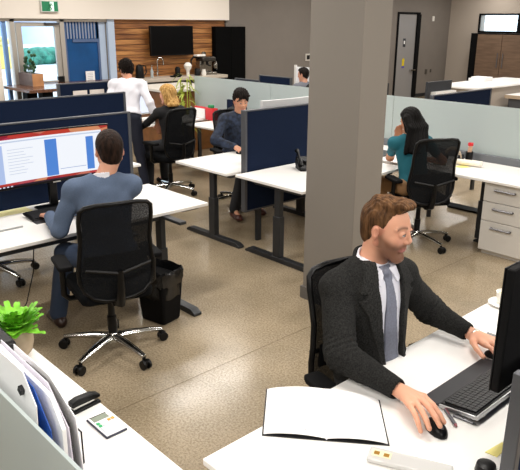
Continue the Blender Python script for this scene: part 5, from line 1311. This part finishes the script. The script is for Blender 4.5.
# --- blonde woman
r = rig((-6.76, 4.78, .60), 178, 8, 205, 5, .94)
figure('blonde woman in a black top sitting with her back to us by the standing man', r,
       ((ik(r.shL, (-7.28, 4.62, .76), .27, .25, r.l - U3), (-7.28, 4.62, .76), (-1, 0, -.1)), (ik(r.shR, (-7.28, 4.95, .76), .27, .25, -r.l - U3), (-7.28, 4.95, .76), (-1, 0, -.1))),
       ((-7.15, 4.68, .54), (-7.10, 4.62, .1), (-7.15, 4.88, .54), (-7.15, 4.9, .1)), .008, 'dca58a', ('black_top', mat('black_knit', '131316', .9)), mat('dark_trousers', '1d1e22', .85), m_black_matte,
       long_hair(hairmat('hair_blonde', 'd9b070', '9a7038'), .17, .026, .04, .003, .06), female=True, brow='8a6238', top_i=.014)
# --- man in dark patterned jacket, facing the middle screen
m_camo = mat('dark_navy_camouflage', '2b3850', .85, col2='0c1320', nscale=22, bump=.1, bscale=120)
r = rig((-5.70, 4.93, .60), -18, 12, -24, 16, 1.0)
figure('dark-haired man in a patterned navy jacket facing us, behind the middle screen', r,
       ((ik(r.shL, (-5.28, 5.05, .78), .28, .26, r.l - U3), (-5.28, 5.05, .78), (1, -.2, -.1)), (ik(r.shR, (-5.375, 4.625, .785), .28, .26, -r.l - U3 * .6), (-5.375, 4.625, .785), (1, -.1, -.15))),
       ((-5.30, 4.94, .55), (-5.3, 4.9, .1), (-5.32, 4.70, .55), (-5.30, 4.55, .1)), .007, 'd39a7c', ('jacket', m_camo), mat('dark_trousers', '1d1e22', .85), mat('red_brown_leather', '4a2018', .4),
       short_hair(hairmat('hair_black_brown', '1f1713', '0c0806'), .018, -.08, .012, .003, fringe=True), collar=('jacket_collar', m_camo, .075, .035), top_i=.024, wr_amp=.006)
# --- woman in a teal top
m_teal = mat('teal_jersey', '0a5a68', .85)
r = rig((-3.44, 5.24, .60), 150, 20, 172, 14, .95)
wl = A3((-3.845, 5.475, 1.0))
figure('woman with long black hair in a teal top, chin on hand', r,
       ((A3((-3.90, 5.46, .785)), wl, (.3, -.15, 1)), (ik(r.shR, (-3.62, 5.72, .77), .27, .25, -r.l - U3), (-3.62, 5.72, .77), (-1, .2, -.1))),
       ((-3.86, 5.32, .54), (-3.95, 5.3, .1), (-3.72, 5.52, .54), (-3.85, 5.6, .1)), .0065, 'c48866', ('teal_top', m_teal), mat('tan_trousers', 'a07c58', .85), m_black_matte,
       long_hair(hairmat('hair_jet', '0c0908', '050403'), .36, .022, .07, .0016, .098), sleeves=.28, female=True, top_i=.012, wr_amp=.003)
# --- far person before the white board
r = rig((-8.02, 8.55, .6), 170, 5, 200, 10, .93)
figure('dark-haired person seated before the white board, left of the pillar', r,
       ((ik(r.shL, (-8.4, 8.4, .76), .27, .25, -U3), (-8.4, 8.4, .76), (-1, 0, 0)), (ik(r.shR, (-8.4, 8.7, .76), .27, .25, -U3), (-8.4, 8.7, .76), (-1, 0, 0))),
       ((-8.4, 8.47, .54), (-8.4, 8.45, .1), (-8.4, 8.65, .54), (-8.4, 8.67, .1)), .011, 'cf9a80', ('shirt', mat('grey_shirt', '6a6c74', .8)), mat('dark_trousers', '1d1e22', .85), m_black_matte,
       short_hair(hairmat('hair_black_brown', '1f1713', '0c0806'), .02, -.09, .0, .002), eyes_on=False)
dup(ch0, (-7.98, 8.56, 0), math.radians(170), 'office chair under the far person before the white board', GC)
